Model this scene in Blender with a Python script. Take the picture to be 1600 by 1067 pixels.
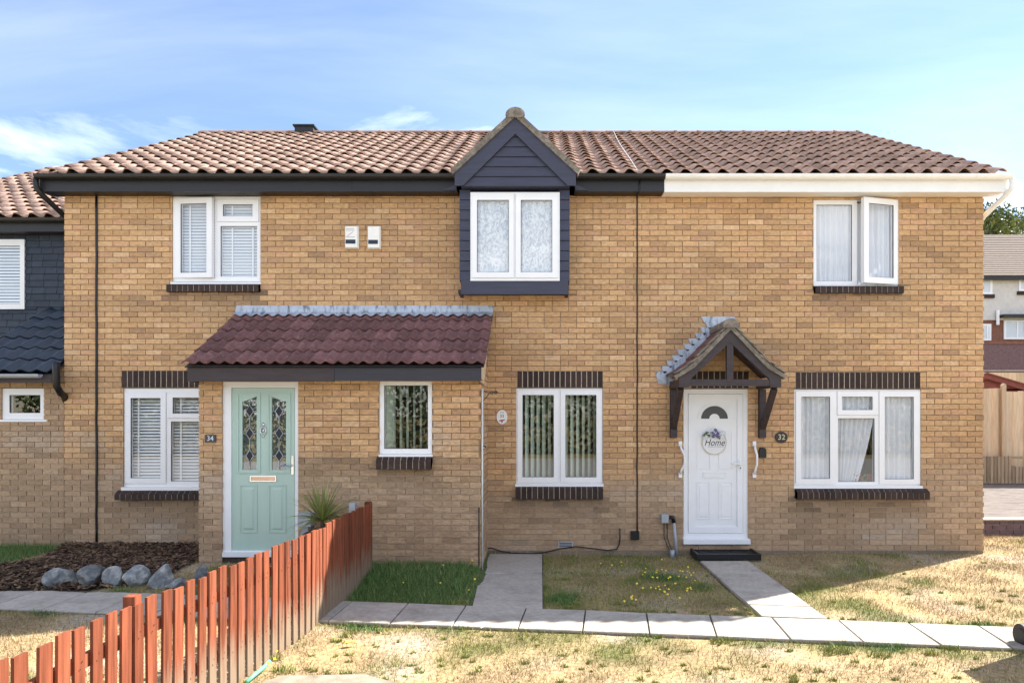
import bpy, bmesh, math, random
import numpy as np
from mathutils import Vector, Matrix, noise as mnoise
R = math.radians
rnd = random.Random(7)
scene = bpy.context.scene
for o in list(bpy.data.objects): bpy.data.objects.remove(o)

# ---------------------------------------------------------------- camera
D, S0, HX, HY, CH = 9.5, 113.0, 846.0, 648.0, 1.95      # wall distance, px per metre on the wall, eye point, eye height
cam = bpy.data.cameras.new('camera'); cam_o = bpy.data.objects.new('camera', cam)
scene.collection.objects.link(cam_o)
cam_o.location = (0, -D, CH); cam_o.rotation_euler = (R(90), 0, 0)
cam.sensor_width = 36; cam.lens = 36 * D * S0 / 1600
cam.shift_x = -(HX - 800) / 1600; cam.shift_y = (HY - 533.5) / 1600
cam.clip_start = 0.05; cam.clip_end = 2000
scene.camera = cam_o
# ---------------------------------------------------------------- sky, sun, exposure
SUN_DIR = Vector((0.878, 0.538, 1.0)).normalized()      # towards the sun (behind the house, to the right)
elev = math.asin(SUN_DIR.z); azim = math.atan2(SUN_DIR.x, SUN_DIR.y)
world = bpy.data.worlds.new('World'); scene.world = world; world.use_nodes = True
nt = world.node_tree; nt.nodes.clear()
def N(t, typ, **kw):
    n = t.nodes.new(typ)
    for k, v in kw.items(): setattr(n, k, v)
    return n
sky = N(nt, 'ShaderNodeTexSky'); sky.sky_type = 'NISHITA'; sky.sun_disc = False
sky.sun_elevation = elev; sky.sun_rotation = azim
sky.altitude = 50; sky.air_density = 1.0; sky.dust_density = 0.1; sky.ozone_density = 2.6
tc = N(nt, 'ShaderNodeTexCoord'); sep = N(nt, 'ShaderNodeSeparateXYZ'); nt.links.new(tc.outputs['Generated'], sep.inputs[0])
zz = N(nt, 'ShaderNodeMath', operation='MAXIMUM'); nt.links.new(sep.outputs[2], zz.inputs[0]); zz.inputs[1].default_value = 0.02
za = N(nt, 'ShaderNodeMath', operation='ADD'); nt.links.new(zz.outputs[0], za.inputs[0]); za.inputs[1].default_value = 0.12
dx = N(nt, 'ShaderNodeMath', operation='DIVIDE'); nt.links.new(sep.outputs[0], dx.inputs[0]); nt.links.new(za.outputs[0], dx.inputs[1])
dy = N(nt, 'ShaderNodeMath', operation='DIVIDE'); nt.links.new(sep.outputs[1], dy.inputs[0]); nt.links.new(za.outputs[0], dy.inputs[1])
cmb = N(nt, 'ShaderNodeCombineXYZ'); nt.links.new(dx.outputs[0], cmb.inputs[0]); nt.links.new(dy.outputs[0], cmb.inputs[1])
mp = N(nt, 'ShaderNodeMapping'); nt.links.new(cmb.outputs[0], mp.inputs[0])
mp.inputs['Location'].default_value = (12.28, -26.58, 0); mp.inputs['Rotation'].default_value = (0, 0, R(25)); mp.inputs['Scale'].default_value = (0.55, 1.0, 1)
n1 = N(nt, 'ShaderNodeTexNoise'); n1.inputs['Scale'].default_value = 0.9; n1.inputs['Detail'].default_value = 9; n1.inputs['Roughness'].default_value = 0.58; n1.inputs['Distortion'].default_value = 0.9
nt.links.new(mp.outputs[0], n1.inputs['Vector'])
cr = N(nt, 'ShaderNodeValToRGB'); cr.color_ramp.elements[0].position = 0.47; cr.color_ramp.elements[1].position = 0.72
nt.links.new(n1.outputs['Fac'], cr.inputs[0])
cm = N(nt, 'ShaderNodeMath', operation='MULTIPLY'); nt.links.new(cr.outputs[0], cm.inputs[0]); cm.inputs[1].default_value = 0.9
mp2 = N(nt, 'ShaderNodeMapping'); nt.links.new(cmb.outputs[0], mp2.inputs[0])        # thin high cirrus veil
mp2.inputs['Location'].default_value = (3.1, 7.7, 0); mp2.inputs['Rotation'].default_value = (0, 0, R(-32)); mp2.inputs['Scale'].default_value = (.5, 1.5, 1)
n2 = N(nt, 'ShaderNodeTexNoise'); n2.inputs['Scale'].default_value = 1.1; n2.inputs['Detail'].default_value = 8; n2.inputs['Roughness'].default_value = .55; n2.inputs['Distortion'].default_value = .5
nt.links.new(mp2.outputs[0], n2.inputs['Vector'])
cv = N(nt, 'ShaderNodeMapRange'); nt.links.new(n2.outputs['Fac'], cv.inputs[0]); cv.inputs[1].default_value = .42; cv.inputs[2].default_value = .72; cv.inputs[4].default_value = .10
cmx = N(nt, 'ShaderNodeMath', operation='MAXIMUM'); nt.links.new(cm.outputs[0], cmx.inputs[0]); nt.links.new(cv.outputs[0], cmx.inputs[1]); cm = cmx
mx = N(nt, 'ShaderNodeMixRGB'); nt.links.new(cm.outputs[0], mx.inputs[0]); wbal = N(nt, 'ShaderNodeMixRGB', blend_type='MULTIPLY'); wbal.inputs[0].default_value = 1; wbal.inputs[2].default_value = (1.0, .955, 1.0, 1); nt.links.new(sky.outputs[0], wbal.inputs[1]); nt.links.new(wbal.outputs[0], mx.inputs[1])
CLOUD_FILL = 14.0  # bright cloud cover, mostly out of view, added to raise the fill light
mx.inputs[2].default_value = (CLOUD_FILL, CLOUD_FILL * 1.01, CLOUD_FILL * 1.05, 1)
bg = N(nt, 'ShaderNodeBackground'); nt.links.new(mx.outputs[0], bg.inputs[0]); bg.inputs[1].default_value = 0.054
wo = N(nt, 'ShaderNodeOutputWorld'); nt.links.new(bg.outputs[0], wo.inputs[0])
sun = bpy.data.lights.new('sun', 'SUN'); sun.energy = 3.4; sun.angle = R(0.55); sun.color = (1.0, 0.95, 0.87)
sun_o = bpy.data.objects.new('sun', sun); scene.collection.objects.link(sun_o)
sun_o.location = (20, 15, 30); sun_o.rotation_euler = (-SUN_DIR).to_track_quat('-Z', 'Y').to_euler()
vs = scene.view_settings; vs.view_transform = 'Standard'; vs.look = 'None'; vs.gamma = 1; vs.use_curve_mapping = False
vs.exposure = 2.27
scene.render.engine = 'CYCLES'
scene.cycles.max_bounces = 8; scene.cycles.transparent_max_bounces = 12; scene.cycles.diffuse_bounces = 4

# ---------------------------------------------------------------- helpers
def wx(px, Y=0.0): return (px - HX) * (D + Y) / (D * S0)
def wz(py, Y=0.0): return CH - (py - HY) * (D + Y) / (D * S0)
def gpt(px, py, z=0.0):
    Y = (CH - z) * D * S0 / (py - HY) - D
    return (wx(px, Y), Y)
W = {}
def empty(name, loc, label=None, cat=None, group=None, kind=None):
    o = bpy.data.objects.new(name, None); scene.collection.objects.link(o)
    o.location = loc; o.empty_display_size = 0.2; W[o.name] = Vector(loc)
    tag(o, label, cat, group, kind); return o
def tag(o, label=None, cat=None, group=None, kind=None):
    if label: o['label'] = label
    if cat: o['category'] = cat
    if group: o['group'] = group
    if kind: o['kind'] = kind
    return o
class MB:
    def __init__(s): s.v = []; s.f = []; s.c = []; s.uc = False
    def add(s, vs, fs, col=None):
        b = len(s.v); s.v += [tuple(p) for p in vs]; s.f += [tuple(i + b for i in f) for f in fs]
        if col is not None: s.uc = True
        s.c += [(col or (1, 1, 1))] * len(vs); return s
    def box(s, x0, x1, y0, y1, z0, z1, col=None, back=True):
        v = [(x0,y0,z0),(x1,y0,z0),(x1,y1,z0),(x0,y1,z0),(x0,y0,z1),(x1,y0,z1),(x1,y1,z1),(x0,y1,z1)]
        f = [(0,1,5,4),(1,2,6,5),(3,0,4,7),(4,5,6,7),(3,2,1,0)]
        if back: f.append((2,3,7,6))
        return s.add(v, f, col)
    def prism(s, poly, axis, a, b, col=None):
        """poly of 2-D points extruded along axis ('x','y','z') from a to b"""
        n = len(poly)
        def P(p, t): return (t, p[0], p[1]) if axis == 'x' else (p[0], t, p[1]) if axis == 'y' else (p[0], p[1], t)
        v = [P(p, a) for p in poly] + [P(p, b) for p in poly]
        f = [tuple(range(n))[::-1], tuple(range(n, 2 * n))] + [(i, (i + 1) % n, n + (i + 1) % n, n + i) for i in range(n)]
        return s.add(v, f, col)
    def bar(s, p, q, w, h, up=(0, 0, 1), col=None):
        p = Vector(p); q = Vector(q); d = (q - p).normalized(); up = Vector(up)
        a = d.cross(up)
        if a.length < 1e-4: a = d.cross(Vector((1, 0, 0)))
        a.normalize(); b = a.cross(d).normalized(); a *= w / 2; b *= h / 2
        v = [p-a-b, p+a-b, p+a+b, p-a+b, q-a-b, q+a-b, q+a+b, q-a+b]
        return s.add(v, [(3,2,1,0),(4,5,6,7),(0,1,5,4),(1,2,6,5),(2,3,7,6),(3,0,4,7)], col)
    def tube(s, pts, r, n=8, col=None, cap=True):
        pts = [Vector(p) for p in pts]; vs = []; fs = []; ref = None
        for i, p in enumerate(pts):
            d = (pts[min(i+1, len(pts)-1)] - pts[max(i-1, 0)]).normalized()
            if ref is None: ref = Vector((0, 0, 1)) if abs(d.z) < .9 else Vector((1, 0, 0))
            a = d.cross(ref).normalized(); b = a.cross(d).normalized(); ref = b
            rr = r[i] if isinstance(r, (list, tuple)) else r
            for k in range(n):
                t = 2 * math.pi * k / n; vs.append(p + a * (rr * math.cos(t)) + b * (rr * math.sin(t)))
        for i in range(len(pts) - 1):
            for k in range(n):
                k2 = (k + 1) % n; fs.append((i*n+k, i*n+k2, (i+1)*n+k2, (i+1)*n+k))
        if cap: fs.append(tuple(range(n))[::-1]); fs.append(tuple(range((len(pts)-1)*n, len(pts)*n)))
        return s.add(vs, fs, col)
    def disc(s, cx, cy, cz, rx, rz, t, n=24, col=None):
        return s.prism([(cx + rx * math.cos(2*math.pi*k/n), cz + rz * math.sin(2*math.pi*k/n)) for k in range(n)], 'y', cy, cy - t, col)
    def mesh(s, name, origin=(0, 0, 0)):
        m = bpy.data.meshes.new(name); o = Vector(origin)
        m.from_pydata([(p[0]-o.x, p[1]-o.y, p[2]-o.z) for p in s.v], [], s.f)
        if s.uc:
            at = m.attributes.new('col', 'FLOAT_COLOR', 'POINT')
            at.data.foreach_set('color', np.array([(c[0], c[1], c[2], 1) for c in s.c], dtype=np.float32).ravel())
        bm = bmesh.new(); bm.from_mesh(m); bmesh.ops.recalc_face_normals(bm, faces=bm.faces); bm.to_mesh(m); bm.free()
        return m
def link(name, mesh, mat, parent=None, loc=(0, 0, 0), rot=None, smooth=False):
    """loc is in world coordinates"""
    o = bpy.data.objects.new(name, mesh); scene.collection.objects.link(o)
    if mat is not None and not mesh.materials: mesh.materials.append(mat)
    if smooth:
        for p in mesh.polygons: p.use_smooth = True
    W[o.name] = Vector(loc)
    if parent is not None: o.parent = parent; o.location = Vector(loc) - W[parent.name]
    else: o.location = loc
    if rot: o.rotation_euler = rot
    return o
def mk(name, mb, mat, parent=None, origin=None, rot=None, smooth=False, kind=None, label=None):
    if origin is None:
        if parent is not None: origin = W[parent.name]
        else:
            xs = [p[0] for p in mb.v]; ys = [p[1] for p in mb.v]; zs = [p[2] for p in mb.v]
            origin = ((min(xs)+max(xs))/2, (min(ys)+max(ys))/2, min(zs))
    o = link(name, mb.mesh(name, origin), mat, parent, origin, rot, smooth)
    if kind: o['kind'] = kind
    if label: o['label'] = label
    return o

# ---------------------------------------------------------------- materials
def mat(name, col=(.5, .5, .5), rough=.6, var=0.0, scale=8.0, bump=0.0, bscale=None, attr=False, orand=0.0, metal=0.0,
        spec=0.5, col2=None, c2scale=3.0, c2lo=.45, c2hi=.65, stretch=(1, 1, 1), c2stretch=(1, 1, 1), detail=5):
    m = bpy.data.materials.new(name); m.use_nodes = True; t = m.node_tree; b = t.nodes['Principled BSDF']
    b.inputs['Roughness'].default_value = rough; b.inputs['Metallic'].default_value = metal
    b.inputs['Specular IOR Level'].default_value = spec
    geo = N(t, 'ShaderNodeNewGeometry')
    def noise(sc, st=(1, 1, 1), det=5):
        mp = N(t, 'ShaderNodeMapping'); t.links.new(geo.outputs['Position'], mp.inputs[0]); mp.inputs['Scale'].default_value = st
        n = N(t, 'ShaderNodeTexNoise'); n.inputs['Scale'].default_value = sc; n.inputs['Detail'].default_value = det; n.inputs['Roughness'].default_value = .6
        t.links.new(mp.outputs[0], n.inputs['Vector']); return n
    if attr:
        a = N(t, 'ShaderNodeAttribute'); a.attribute_name = 'col'; cur = a.outputs['Color']
    else:
        rgb = N(t, 'ShaderNodeRGB'); rgb.outputs[0].default_value = (*col, 1); cur = rgb.outputs[0]
    if col2 is not None:
        n = noise(c2scale, c2stretch, 7); r = N(t, 'ShaderNodeMapRange'); r.inputs[1].default_value = c2lo; r.inputs[2].default_value = c2hi
        t.links.new(n.outputs['Fac'], r.inputs[0]); x = N(t, 'ShaderNodeMixRGB'); t.links.new(r.outputs[0], x.inputs[0])
        t.links.new(cur, x.inputs[1]); x.inputs[2].default_value = (*col2, 1); cur = x.outputs[0]
    def mulv(cur, fac_socket, lo, hi):
        r = N(t, 'ShaderNodeMapRange'); t.links.new(fac_socket, r.inputs[0]); r.inputs[1].default_value = 0.25 if lo < 0 else 0; 
        r.inputs[3].default_value = abs(lo); r.inputs[4].default_value = hi
        if lo < 0: r.inputs[2].default_value = .75
        x = N(t, 'ShaderNodeMixRGB', blend_type='MULTIPLY'); x.inputs[0].default_value = 1
        t.links.new(cur, x.inputs[1]); t.links.new(r.outputs[0], x.inputs[2]); return x.outputs[0]
    if var:
        n = noise(scale, stretch, detail); cur = mulv(cur, n.outputs['Fac'], -(1 - var), 1 + var)
    if orand:
        oi = N(t, 'ShaderNodeObjectInfo'); cur = mulv(cur, oi.outputs['Random'], 1 - orand, 1 + orand)
    t.links.new(cur, b.inputs['Base Color'])
    if bump:
        n = noise(bscale or scale * 3, stretch, 6); bp = N(t, 'ShaderNodeBump'); bp.inputs['Strength'].default_value = 1.0; bp.inputs['Distance'].default_value = bump
        t.links.new(n.outputs['Fac'], bp.inputs['Height']); t.links.new(bp.outputs[0], b.inputs['Normal'])
    return m
M = {}
M['brick'] = mat('brick', attr=True, rough=.92, var=.30, scale=30, bump=.006, bscale=70, spec=.15, col2=(.27, .19, .12), c2scale=3.1, c2lo=.58, c2hi=.90, stretch=(.6, 1, 1.5))
M['mortar'] = mat('mortar', (.275, .195, .122), .95, .3, 9, .004, 60, spec=.1, col2=(.42, .33, .235), c2scale=1.1, c2lo=.50, c2hi=.70)
def mortar_low():
    t = M['mortar'].node_tree; b = t.nodes['Principled BSDF']; cur = b.inputs['Base Color'].links[0].from_socket      # paler flush pointing in the lower courses
    g = N(t, 'ShaderNodeNewGeometry'); s = N(t, 'ShaderNodeSeparateXYZ'); t.links.new(g.outputs['Position'], s.inputs[0])
    n = N(t, 'ShaderNodeTexNoise'); n.inputs['Scale'].default_value = 1.4; t.links.new(g.outputs['Position'], n.inputs[0])
    ad = N(t, 'ShaderNodeMath', operation='MULTIPLY_ADD'); t.links.new(n.outputs[0], ad.inputs[0]); ad.inputs[1].default_value = 1.2; t.links.new(s.outputs[2], ad.inputs[2])
    r = N(t, 'ShaderNodeMapRange'); t.links.new(ad.outputs[0], r.inputs[0]); r.inputs[1].default_value = 1.55; r.inputs[2].default_value = 2.1; r.inputs[3].default_value = 1; r.inputs[4].default_value = 0
    x = N(t, 'ShaderNodeMixRGB'); t.links.new(r.outputs[0], x.inputs[0]); t.links.new(cur, x.inputs[1]); x.inputs[2].default_value = (.44, .345, .245, 1); t.links.new(x.outputs[0], b.inputs['Base Color'])
mortar_low()
M['darkbrick'] = mat('dark_brick', (.038, .022, .018), .7, .35, 20, .003, 60, orand=.3, spec=.3, col2=(.075, .065, .055), c2scale=9, c2lo=.62, c2hi=.8)
M['pointing'] = mat('pointing', (.56, .47, .36), .95, .25, 30, spec=.1)
M['tile'] = mat('roof_tile', (.43, .29, .225), .95, .35, 9, .003, 70, orand=.2, spec=.1, col2=(.27, .19, .14), c2scale=2.2, c2lo=.54, c2hi=.85)
M['ridge'] = mat('ridge_tile', (.30, .16, .09), .9, .4, 8, .004, 50, orand=.3, spec=.2, col2=(.13, .12, .10), c2scale=3)
M['porchtile'] = mat('porch_tile', (.165, .080, .074), .85, .4, 18, .005, 90, orand=.2, spec=.25, col2=(.30, .25, .21), c2scale=26, c2lo=.60, c2hi=.78)
M['slatetile'] = mat('slate_blue_tile', (.014, .025, .042), .45, .25, 9, .003, 60, orand=.15, spec=.5)
M['slate'] = mat('hung_slate', (.021, .030, .046), .55, .3, 10, .003, 50, orand=.25, spec=.45)
M['upvc'] = mat('white_upvc', (.80, .80, .80), .35, .03, 6, spec=.4)
M['fasciawhite'] = mat('white_fascia', (.78, .77, .74), .4, .06, 3, spec=.4)
M['black'] = mat('black_plastic', (.008, .008, .009), .42, .2, 5, spec=.45)
M['blackboard'] = mat('black_board', (.011, .0095, .011), .5, .3, 6, .001, 30, stretch=(.3, 1, 4))
M['navy'] = mat('navy_timber', (.033, .035, .060), .55, .28, 7, .002, 26, stretch=(.35, 1, 5))
M['porchboard'] = mat('porch_board', (.024, .023, .031), .55, .3, 7, .002, 26, stretch=(.35, 1, 5))
M['brown'] = mat('brown_timber', (.036, .024, .025), .6, .35, 8, .003, 26, stretch=(.5, 1, 3))
M['lead'] = mat('lead_flashing', (.42, .46, .52), .55, .2, 8, .004, 12, metal=.1, col2=(.13, .15, .18), c2scale=7, c2lo=.50, c2hi=.66, c2stretch=(2.6, 1, .8))
M['gablecap'] = mat('verge_mortar', (.155, .132, .105), .95, .4, 22, .010, 45, col2=(.25, .215, .17), c2scale=12)
M['sage'] = mat('sage_door', (.41, .54, .465), .38, .05, 3, .0006, 60, stretch=(1, 1, .25))
M['chrome'] = mat('chrome', (.7, .7, .7), .18, metal=1.0)
M['copper'] = mat('letter_flap', (.62, .42, .33), .3, .15, 20, metal=.8)
M['bounce_road'] = mat('bounce_concrete', (.44, .42, .385), .9, .12, 3, .003, 40)  # kept pale so the added surface throws sunlight back at the facade
M['slab'] = mat('paving_slab', (.39, .352, .302), .97, .18, 22, .004, 60, orand=.10, spec=.03, col2=(.25, .22, .185), c2scale=2.8, c2lo=.47, c2hi=.78)
M['soil'] = mat('soil', (.06, .045, .032), .95, .4, 20, .02, 30)
M['bark'] = mat('bark_chips', attr=True, rough=.9, var=.3, scale=60, spec=.2)
M['rock'] = mat('blue_grey_rock', (.19, .205, .21), .9, .4, 16, .03, 18, spec=.2, col2=(.42, .41, .38), c2scale=9, c2lo=.46, c2hi=.66, orand=.35)
M['blade'] = mat('grass_blades', attr=True, rough=.8, spec=.15)
M['curtain'] = None
M['blind'] = mat('blind_slat', (.86, .86, .86), .5)
M['vblind'] = mat('vertical_blind', (.50, .57, .47), .8, .06, 20)
M['dark'] = mat('dark_rubber', (.012, .012, .013), .6)
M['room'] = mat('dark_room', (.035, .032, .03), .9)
M['grey'] = mat('grey_box', (.36, .38, .40), .5, .1, 10)
M['whitecable'] = mat('white_cable', (.62, .62, .58), .5, .15, 8)
M['iron'] = mat('black_iron', (.02, .016, .014), .6, .4, 30)
M['cream'] = mat('cream_box', (.80, .78, .72), .45, .04, 10)
M['screen'] = mat('dark_lens', (.012, .018, .03), .2)
M['print'] = mat('grey_print', (.35, .36, .38), .6)
M['ink'] = mat('dark_ink', (.03, .03, .035), .6)
M['gold'] = mat('pale_gold', (.62, .53, .36), .5)
M['plaque'] = mat('black_plaque', (.018, .017, .016), .5)
M['slateplaque'] = mat('slate_plaque', (.045, .052, .06), .6, .2, 30)
M['china'] = mat('china_plaque', (.78, .78, .74), .25)
M['pink'] = mat('pink_petal', (.42, .05, .14), .6)
M['violet'] = mat('violet_petal', (.16, .14, .28), .7)
M['petal'] = mat('white_petal', (.72, .72, .74), .7)
M['leafg'] = mat('leaf_green', (.09, .16, .05), .6, .3, 30)
M['terracotta'] = mat('terracotta', (.40, .17, .10), .85, .2, 12)
M['render'] = mat('white_render', (.55, .53, .50), .95, .12, 5, .004, 40)
M['farbrick'] = mat('far_brick', (.20, .09, .06), .9, .3, 9, .003, 30)
M['purplebrick'] = mat('purple_brick', (.135, .085, .09), .9, .3, 9, .003, 30)
M['fencenew'] = mat('larch_board', (.58, .43, .275), .8, .22, 5, .003, 30, orand=.14, stretch=(5, 5, .5))
M['redshed'] = mat('red_stain', (.17, .04, .028), .7, .25, 8)
M['blockpave'] = mat('block_paving', (.20, .178, .163), 1.0, .25, 6, .01, 20, stretch=(1, 4, 1), col2=(.10, .09, .085), c2scale=5, c2stretch=(.5, 4, 1), c2lo=.5, c2hi=.66, spec=.0)
M['yellow'] = mat('yellow_petal', (.75, .55, .03), .6)
M['hose'] = mat('green_hose', (.12, .42, .26), .4)
M['deadleaf'] = mat('yellow_leaf', (.62, .42, .06), .6, .2, 40)
M['bin'] = mat('bin_plastic', (.02, .022, .025), .5)
M['tyre'] = mat('tyre', (.035, .026, .022), .7, .2, 30)
M['flowerred'] = mat('red_petal', (.35, .05, .05), .7)
def glass_mat():
    m = bpy.data.materials.new('window_glass'); m.use_nodes = True; t = m.node_tree; t.nodes.clear()
    o = N(t, 'ShaderNodeOutputMaterial'); mx = N(t, 'ShaderNodeMixShader'); tr = N(t, 'ShaderNodeBsdfTransparent'); gl = N(t, 'ShaderNodeBsdfGlossy')
    gl.inputs['Roughness'].default_value = .005; tr.inputs[0].default_value = (.97, .985, .985, 1)
    lw = N(t, 'ShaderNodeLayerWeight'); lw.inputs[0].default_value = .5          # Schlick reflectance of a double-glazed pane, same from both sides
    pw = N(t, 'ShaderNodeMath', operation='POWER'); t.links.new(lw.outputs['Facing'], pw.inputs[0]); pw.inputs[1].default_value = 5
    fr = N(t, 'ShaderNodeMath', operation='MULTIPLY_ADD'); t.links.new(pw.outputs[0], fr.inputs[0]); fr.inputs[1].default_value = .90; fr.inputs[2].default_value = .10
    t.links.new(fr.outputs[0], mx.inputs[0]); t.links.new(tr.outputs[0], mx.inputs[1]); t.links.new(gl.outputs[0], mx.inputs[2]); t.links.new(mx.outputs[0], o.inputs[0])
    return m
M['glass'] = glass_mat()
def cloth_mat(name, col, pattern=0):
    m = bpy.data.materials.new(name); m.use_nodes = True; t = m.node_tree; t.nodes.clear()
    o = N(t, 'ShaderNodeOutputMaterial'); mx = N(t, 'ShaderNodeMixShader'); df = N(t, 'ShaderNodeBsdfDiffuse'); tl = N(t, 'ShaderNodeBsdfTranslucent')
    df.inputs[0].default_value = (*col, 1); tl.inputs[0].default_value = (*col, 1); mx.inputs[0].default_value = .12
    if pattern:
        g = N(t, 'ShaderNodeNewGeometry'); mp = N(t, 'ShaderNodeMapping'); t.links.new(g.outputs['Position'], mp.inputs[0]); mp.inputs['Scale'].default_value = (14, 14, 9)
        n = N(t, 'ShaderNodeTexNoise'); n.inputs['Scale'].default_value = 1.3; n.inputs['Detail'].default_value = 4; n.inputs['Distortion'].default_value = 2.2
        t.links.new(mp.outputs[0], n.inputs[0]); r = N(t, 'ShaderNodeValToRGB'); t.links.new(n.outputs[0], r.inputs[0])
        r.color_ramp.elements[0].position = .38; r.color_ramp.elements[0].color = (.56, .61, .66, 1)
        r.color_ramp.elements[1].position = .60; r.color_ramp.elements[1].color = (.92, .92, .92, 1); t.links.new(r.outputs[0], df.inputs[0])
    t.links.new(df.outputs[0], mx.inputs[1]); t.links.new(tl.outputs[0], mx.inputs[2]); t.links.new(mx.outputs[0], o.inputs[0]); return m
M['curtain'] = cloth_mat('net_curtain', (.74, .75, .78)); M['lace'] = cloth_mat('lace_curtain', (.8, .8, .8), 1)
def leaf_mat(name, c1, c2):
    m = mat(name, c1, .6, .35, 2.5, col2=c2, c2scale=1.2, c2lo=.42, c2hi=.62); return m
M['hedge'] = leaf_mat('hedge_leaf', (.045, .085, .022), (.10, .14, .035))
M['crown'] = leaf_mat('crown_leaf', (.07, .11, .025), (.17, .19, .035))
M['trunk'] = mat('trunk_bark', (.10, .075, .055), .9, .4, 12, .02, 12)
def fence_mat():
    m = mat('fence_paint', (.195, .058, .029), .9, .55, 26, .004, 60, orand=.22, spec=.15, stretch=(1, 1, .07))
    t = m.node_tree; b = t.nodes['Principled BSDF']; cur = b.inputs['Base Color'].links[0].from_socket
    g = N(t, 'ShaderNodeNewGeometry'); s = N(t, 'ShaderNodeSeparateXYZ'); t.links.new(g.outputs['Position'], s.inputs[0])
    mp = N(t, 'ShaderNodeMapping'); t.links.new(g.outputs['Position'], mp.inputs[0]); mp.inputs['Scale'].default_value = (22, 22, 2.2)
    n = N(t, 'ShaderNodeTexNoise'); n.inputs['Scale'].default_value = 1; n.inputs['Detail'].default_value = 6; t.links.new(mp.outputs[0], n.inputs[0])
    a = N(t, 'ShaderNodeMath', operation='MULTIPLY_ADD'); t.links.new(n.outputs[0], a.inputs[0]); a.inputs[1].default_value = -.75; t.links.new(s.outputs[2], a.inputs[2])
    r = N(t, 'ShaderNodeMapRange'); t.links.new(a.outputs[0], r.inputs[0]); r.inputs[1].default_value = -.24; r.inputs[2].default_value = .04; r.inputs[3].default_value = 1; r.inputs[4].default_value = 0
    x = N(t, 'ShaderNodeMixRGB'); t.links.new(r.outputs[0], x.inputs[0]); t.links.new(cur, x.inputs[1]); x.inputs[2].default_value = (.235, .17, .115, 1)
    t.links.new(x.outputs[0], b.inputs['Base Color']); return m
M['fence'] = fence_mat()
M['ground'] = mat('dry_lawn', attr=True, rough=.95, var=.5, scale=22, bump=.02, bscale=25, spec=.1)

# ---------------------------------------------------------------- the ground
XL, B1, B2, XR = -6.60, -2.56, 1.45, 6.12              # wall ends and party lines
YP = -1.08                                             # porch front
PX0, PX1 = -4.20, -0.74
def sst(a, b, t):
    t = max(0.0, min(1.0, (t - a) / (b - a))); return t * t * (3 - 2 * t)
def gz(x, y):
    z = 0.13 * sst(-2.35, -1.25, y) * (1 - sst(-0.95, -0.55, x)) * sst(-14, -9, x)
    z += 0.03 * sst(-1.5, -.2, y) * sst(2.5, 4, x) * (1 - sst(1, 2, y))
    z += 4.6 * sst(13, 29, y)
    if abs(x) < 12 and y > -9.5 and y < 3:
        z += 0.018 * mnoise.noise(Vector((x * .9, y * .9, 0))) + .007 * mnoise.noise(Vector((x * 4, y * 4, 3)))
    return z
# pavement across the fronts: joints measured on the back and front edge of the run
top_j = [(638, 941.5), (728, 945), (822, 949), (915, 952.5), (1010, 956.5), (1109, 960), (1206, 964), (1309, 967.5), (1419, 972), (1528, 976)]
bot_j = [(608, 974), (706, 977.5), (809, 981.5), (910, 985.5), (1015, 989.5), (1120, 993.5), (1236, 998), (1350, 1002.5), (1472, 1007.5), (1584, 1012)]
PT = [Vector(gpt(*p, .03)) for p in top_j]; PBt = [Vector(gpt(*p, .03)) for p in bot_j]
td = (PT[-1] - PT[0]) / 9; bd = (PBt[-1] - PBt[0]) / 9
PT = [PT[0] + td * k for k in range(-12, 0)] + PT + [PT[-1] + td * k for k in range(1, 9)]
PBt = [PBt[0] + bd * k for k in range(-12, 0)] + PBt + [PBt[-1] + bd * k for k in range(1, 9)]
FENCE = [(-6.75, -2.34), (-5.5, -2.31), (-3.3, -2.09), (-1.25, -2.02)]
def fence_x(y):
    for (a, xa), (b, xb) in zip(FENCE, FENCE[1:]):
        if y <= b or b == -1.25: return xa + (xb - xa) * (y - a) / (b - a)
def inpoly(p, poly):
    x, y = p; c = False; n = len(poly)
    for i in range(n):
        (x0, y0), (x1, y1) = poly[i], poly[(i + 1) % n]
        if (y0 > y) != (y1 > y) and x < (x1 - x0) * (y - y0) / (y1 - y0) + x0: c = not c
    return c
PATH33 = [gpt(757, 866, .03), gpt(848, 866, .03), gpt(849, 951, .03), gpt(737, 946.5, .03)]
PATH33[0] = (PATH33[0][0], -.03); PATH33[1] = (PATH33[1][0], -.03)
PATH32 = [gpt(1092, 876, .03), gpt(1170, 876, .03), gpt(1297, 967, .03), gpt(1188, 963, .03)]
PAVE = [tuple(PT[0]), tuple(PT[-1]), tuple(PBt[-1]), tuple(PBt[0])]
BED = [(-6.58, -.02), (-4.25, -.02), (-4.25, -1.75), (-4.9, -2.0), (-6.6, -2.0), (-7.05, -1.9), (-6.3, -.9)]
FRONTSLAB = [gpt(395, 1075), gpt(440, 1058), gpt(570, 1056), gpt(640, 1075)]
def straw(x, y):
    """lawn colour: parched straw with bare tan and green patches; the strip by the porch is green"""
    n = mnoise.noise(Vector((x * .8, y * .8, 1.7))); n2 = mnoise.noise(Vector((x * 2.6, y * 2.6, 8.1)))
    g = max(0, min(1, (n + .75 * n2 - .12) * 2.0)) * .7
    if y > -2.35 and -2.2 < x < -.75: g = .95 + .1 * n
    if x < -6.55 and y > -2.2: g = .9
    if -.75 < x < 2.6 and y > -2.6: g = max(g, .25 + .75 * max(0, min(1, (n2 + n) * 1.6)), .85 * (1 - sst(0, .35, x + .1)) if x < .4 else 0)
    dpv = min(abs((Vector((x, y)) - a).dot(Vector((td.y, -td.x)).normalized())) for a in (PT[14], PBt[14]))
    if dpv < .16: g = max(g, min(1, .45 + n2 * 1.3))
    return max(0, min(1, g)), n2
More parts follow.
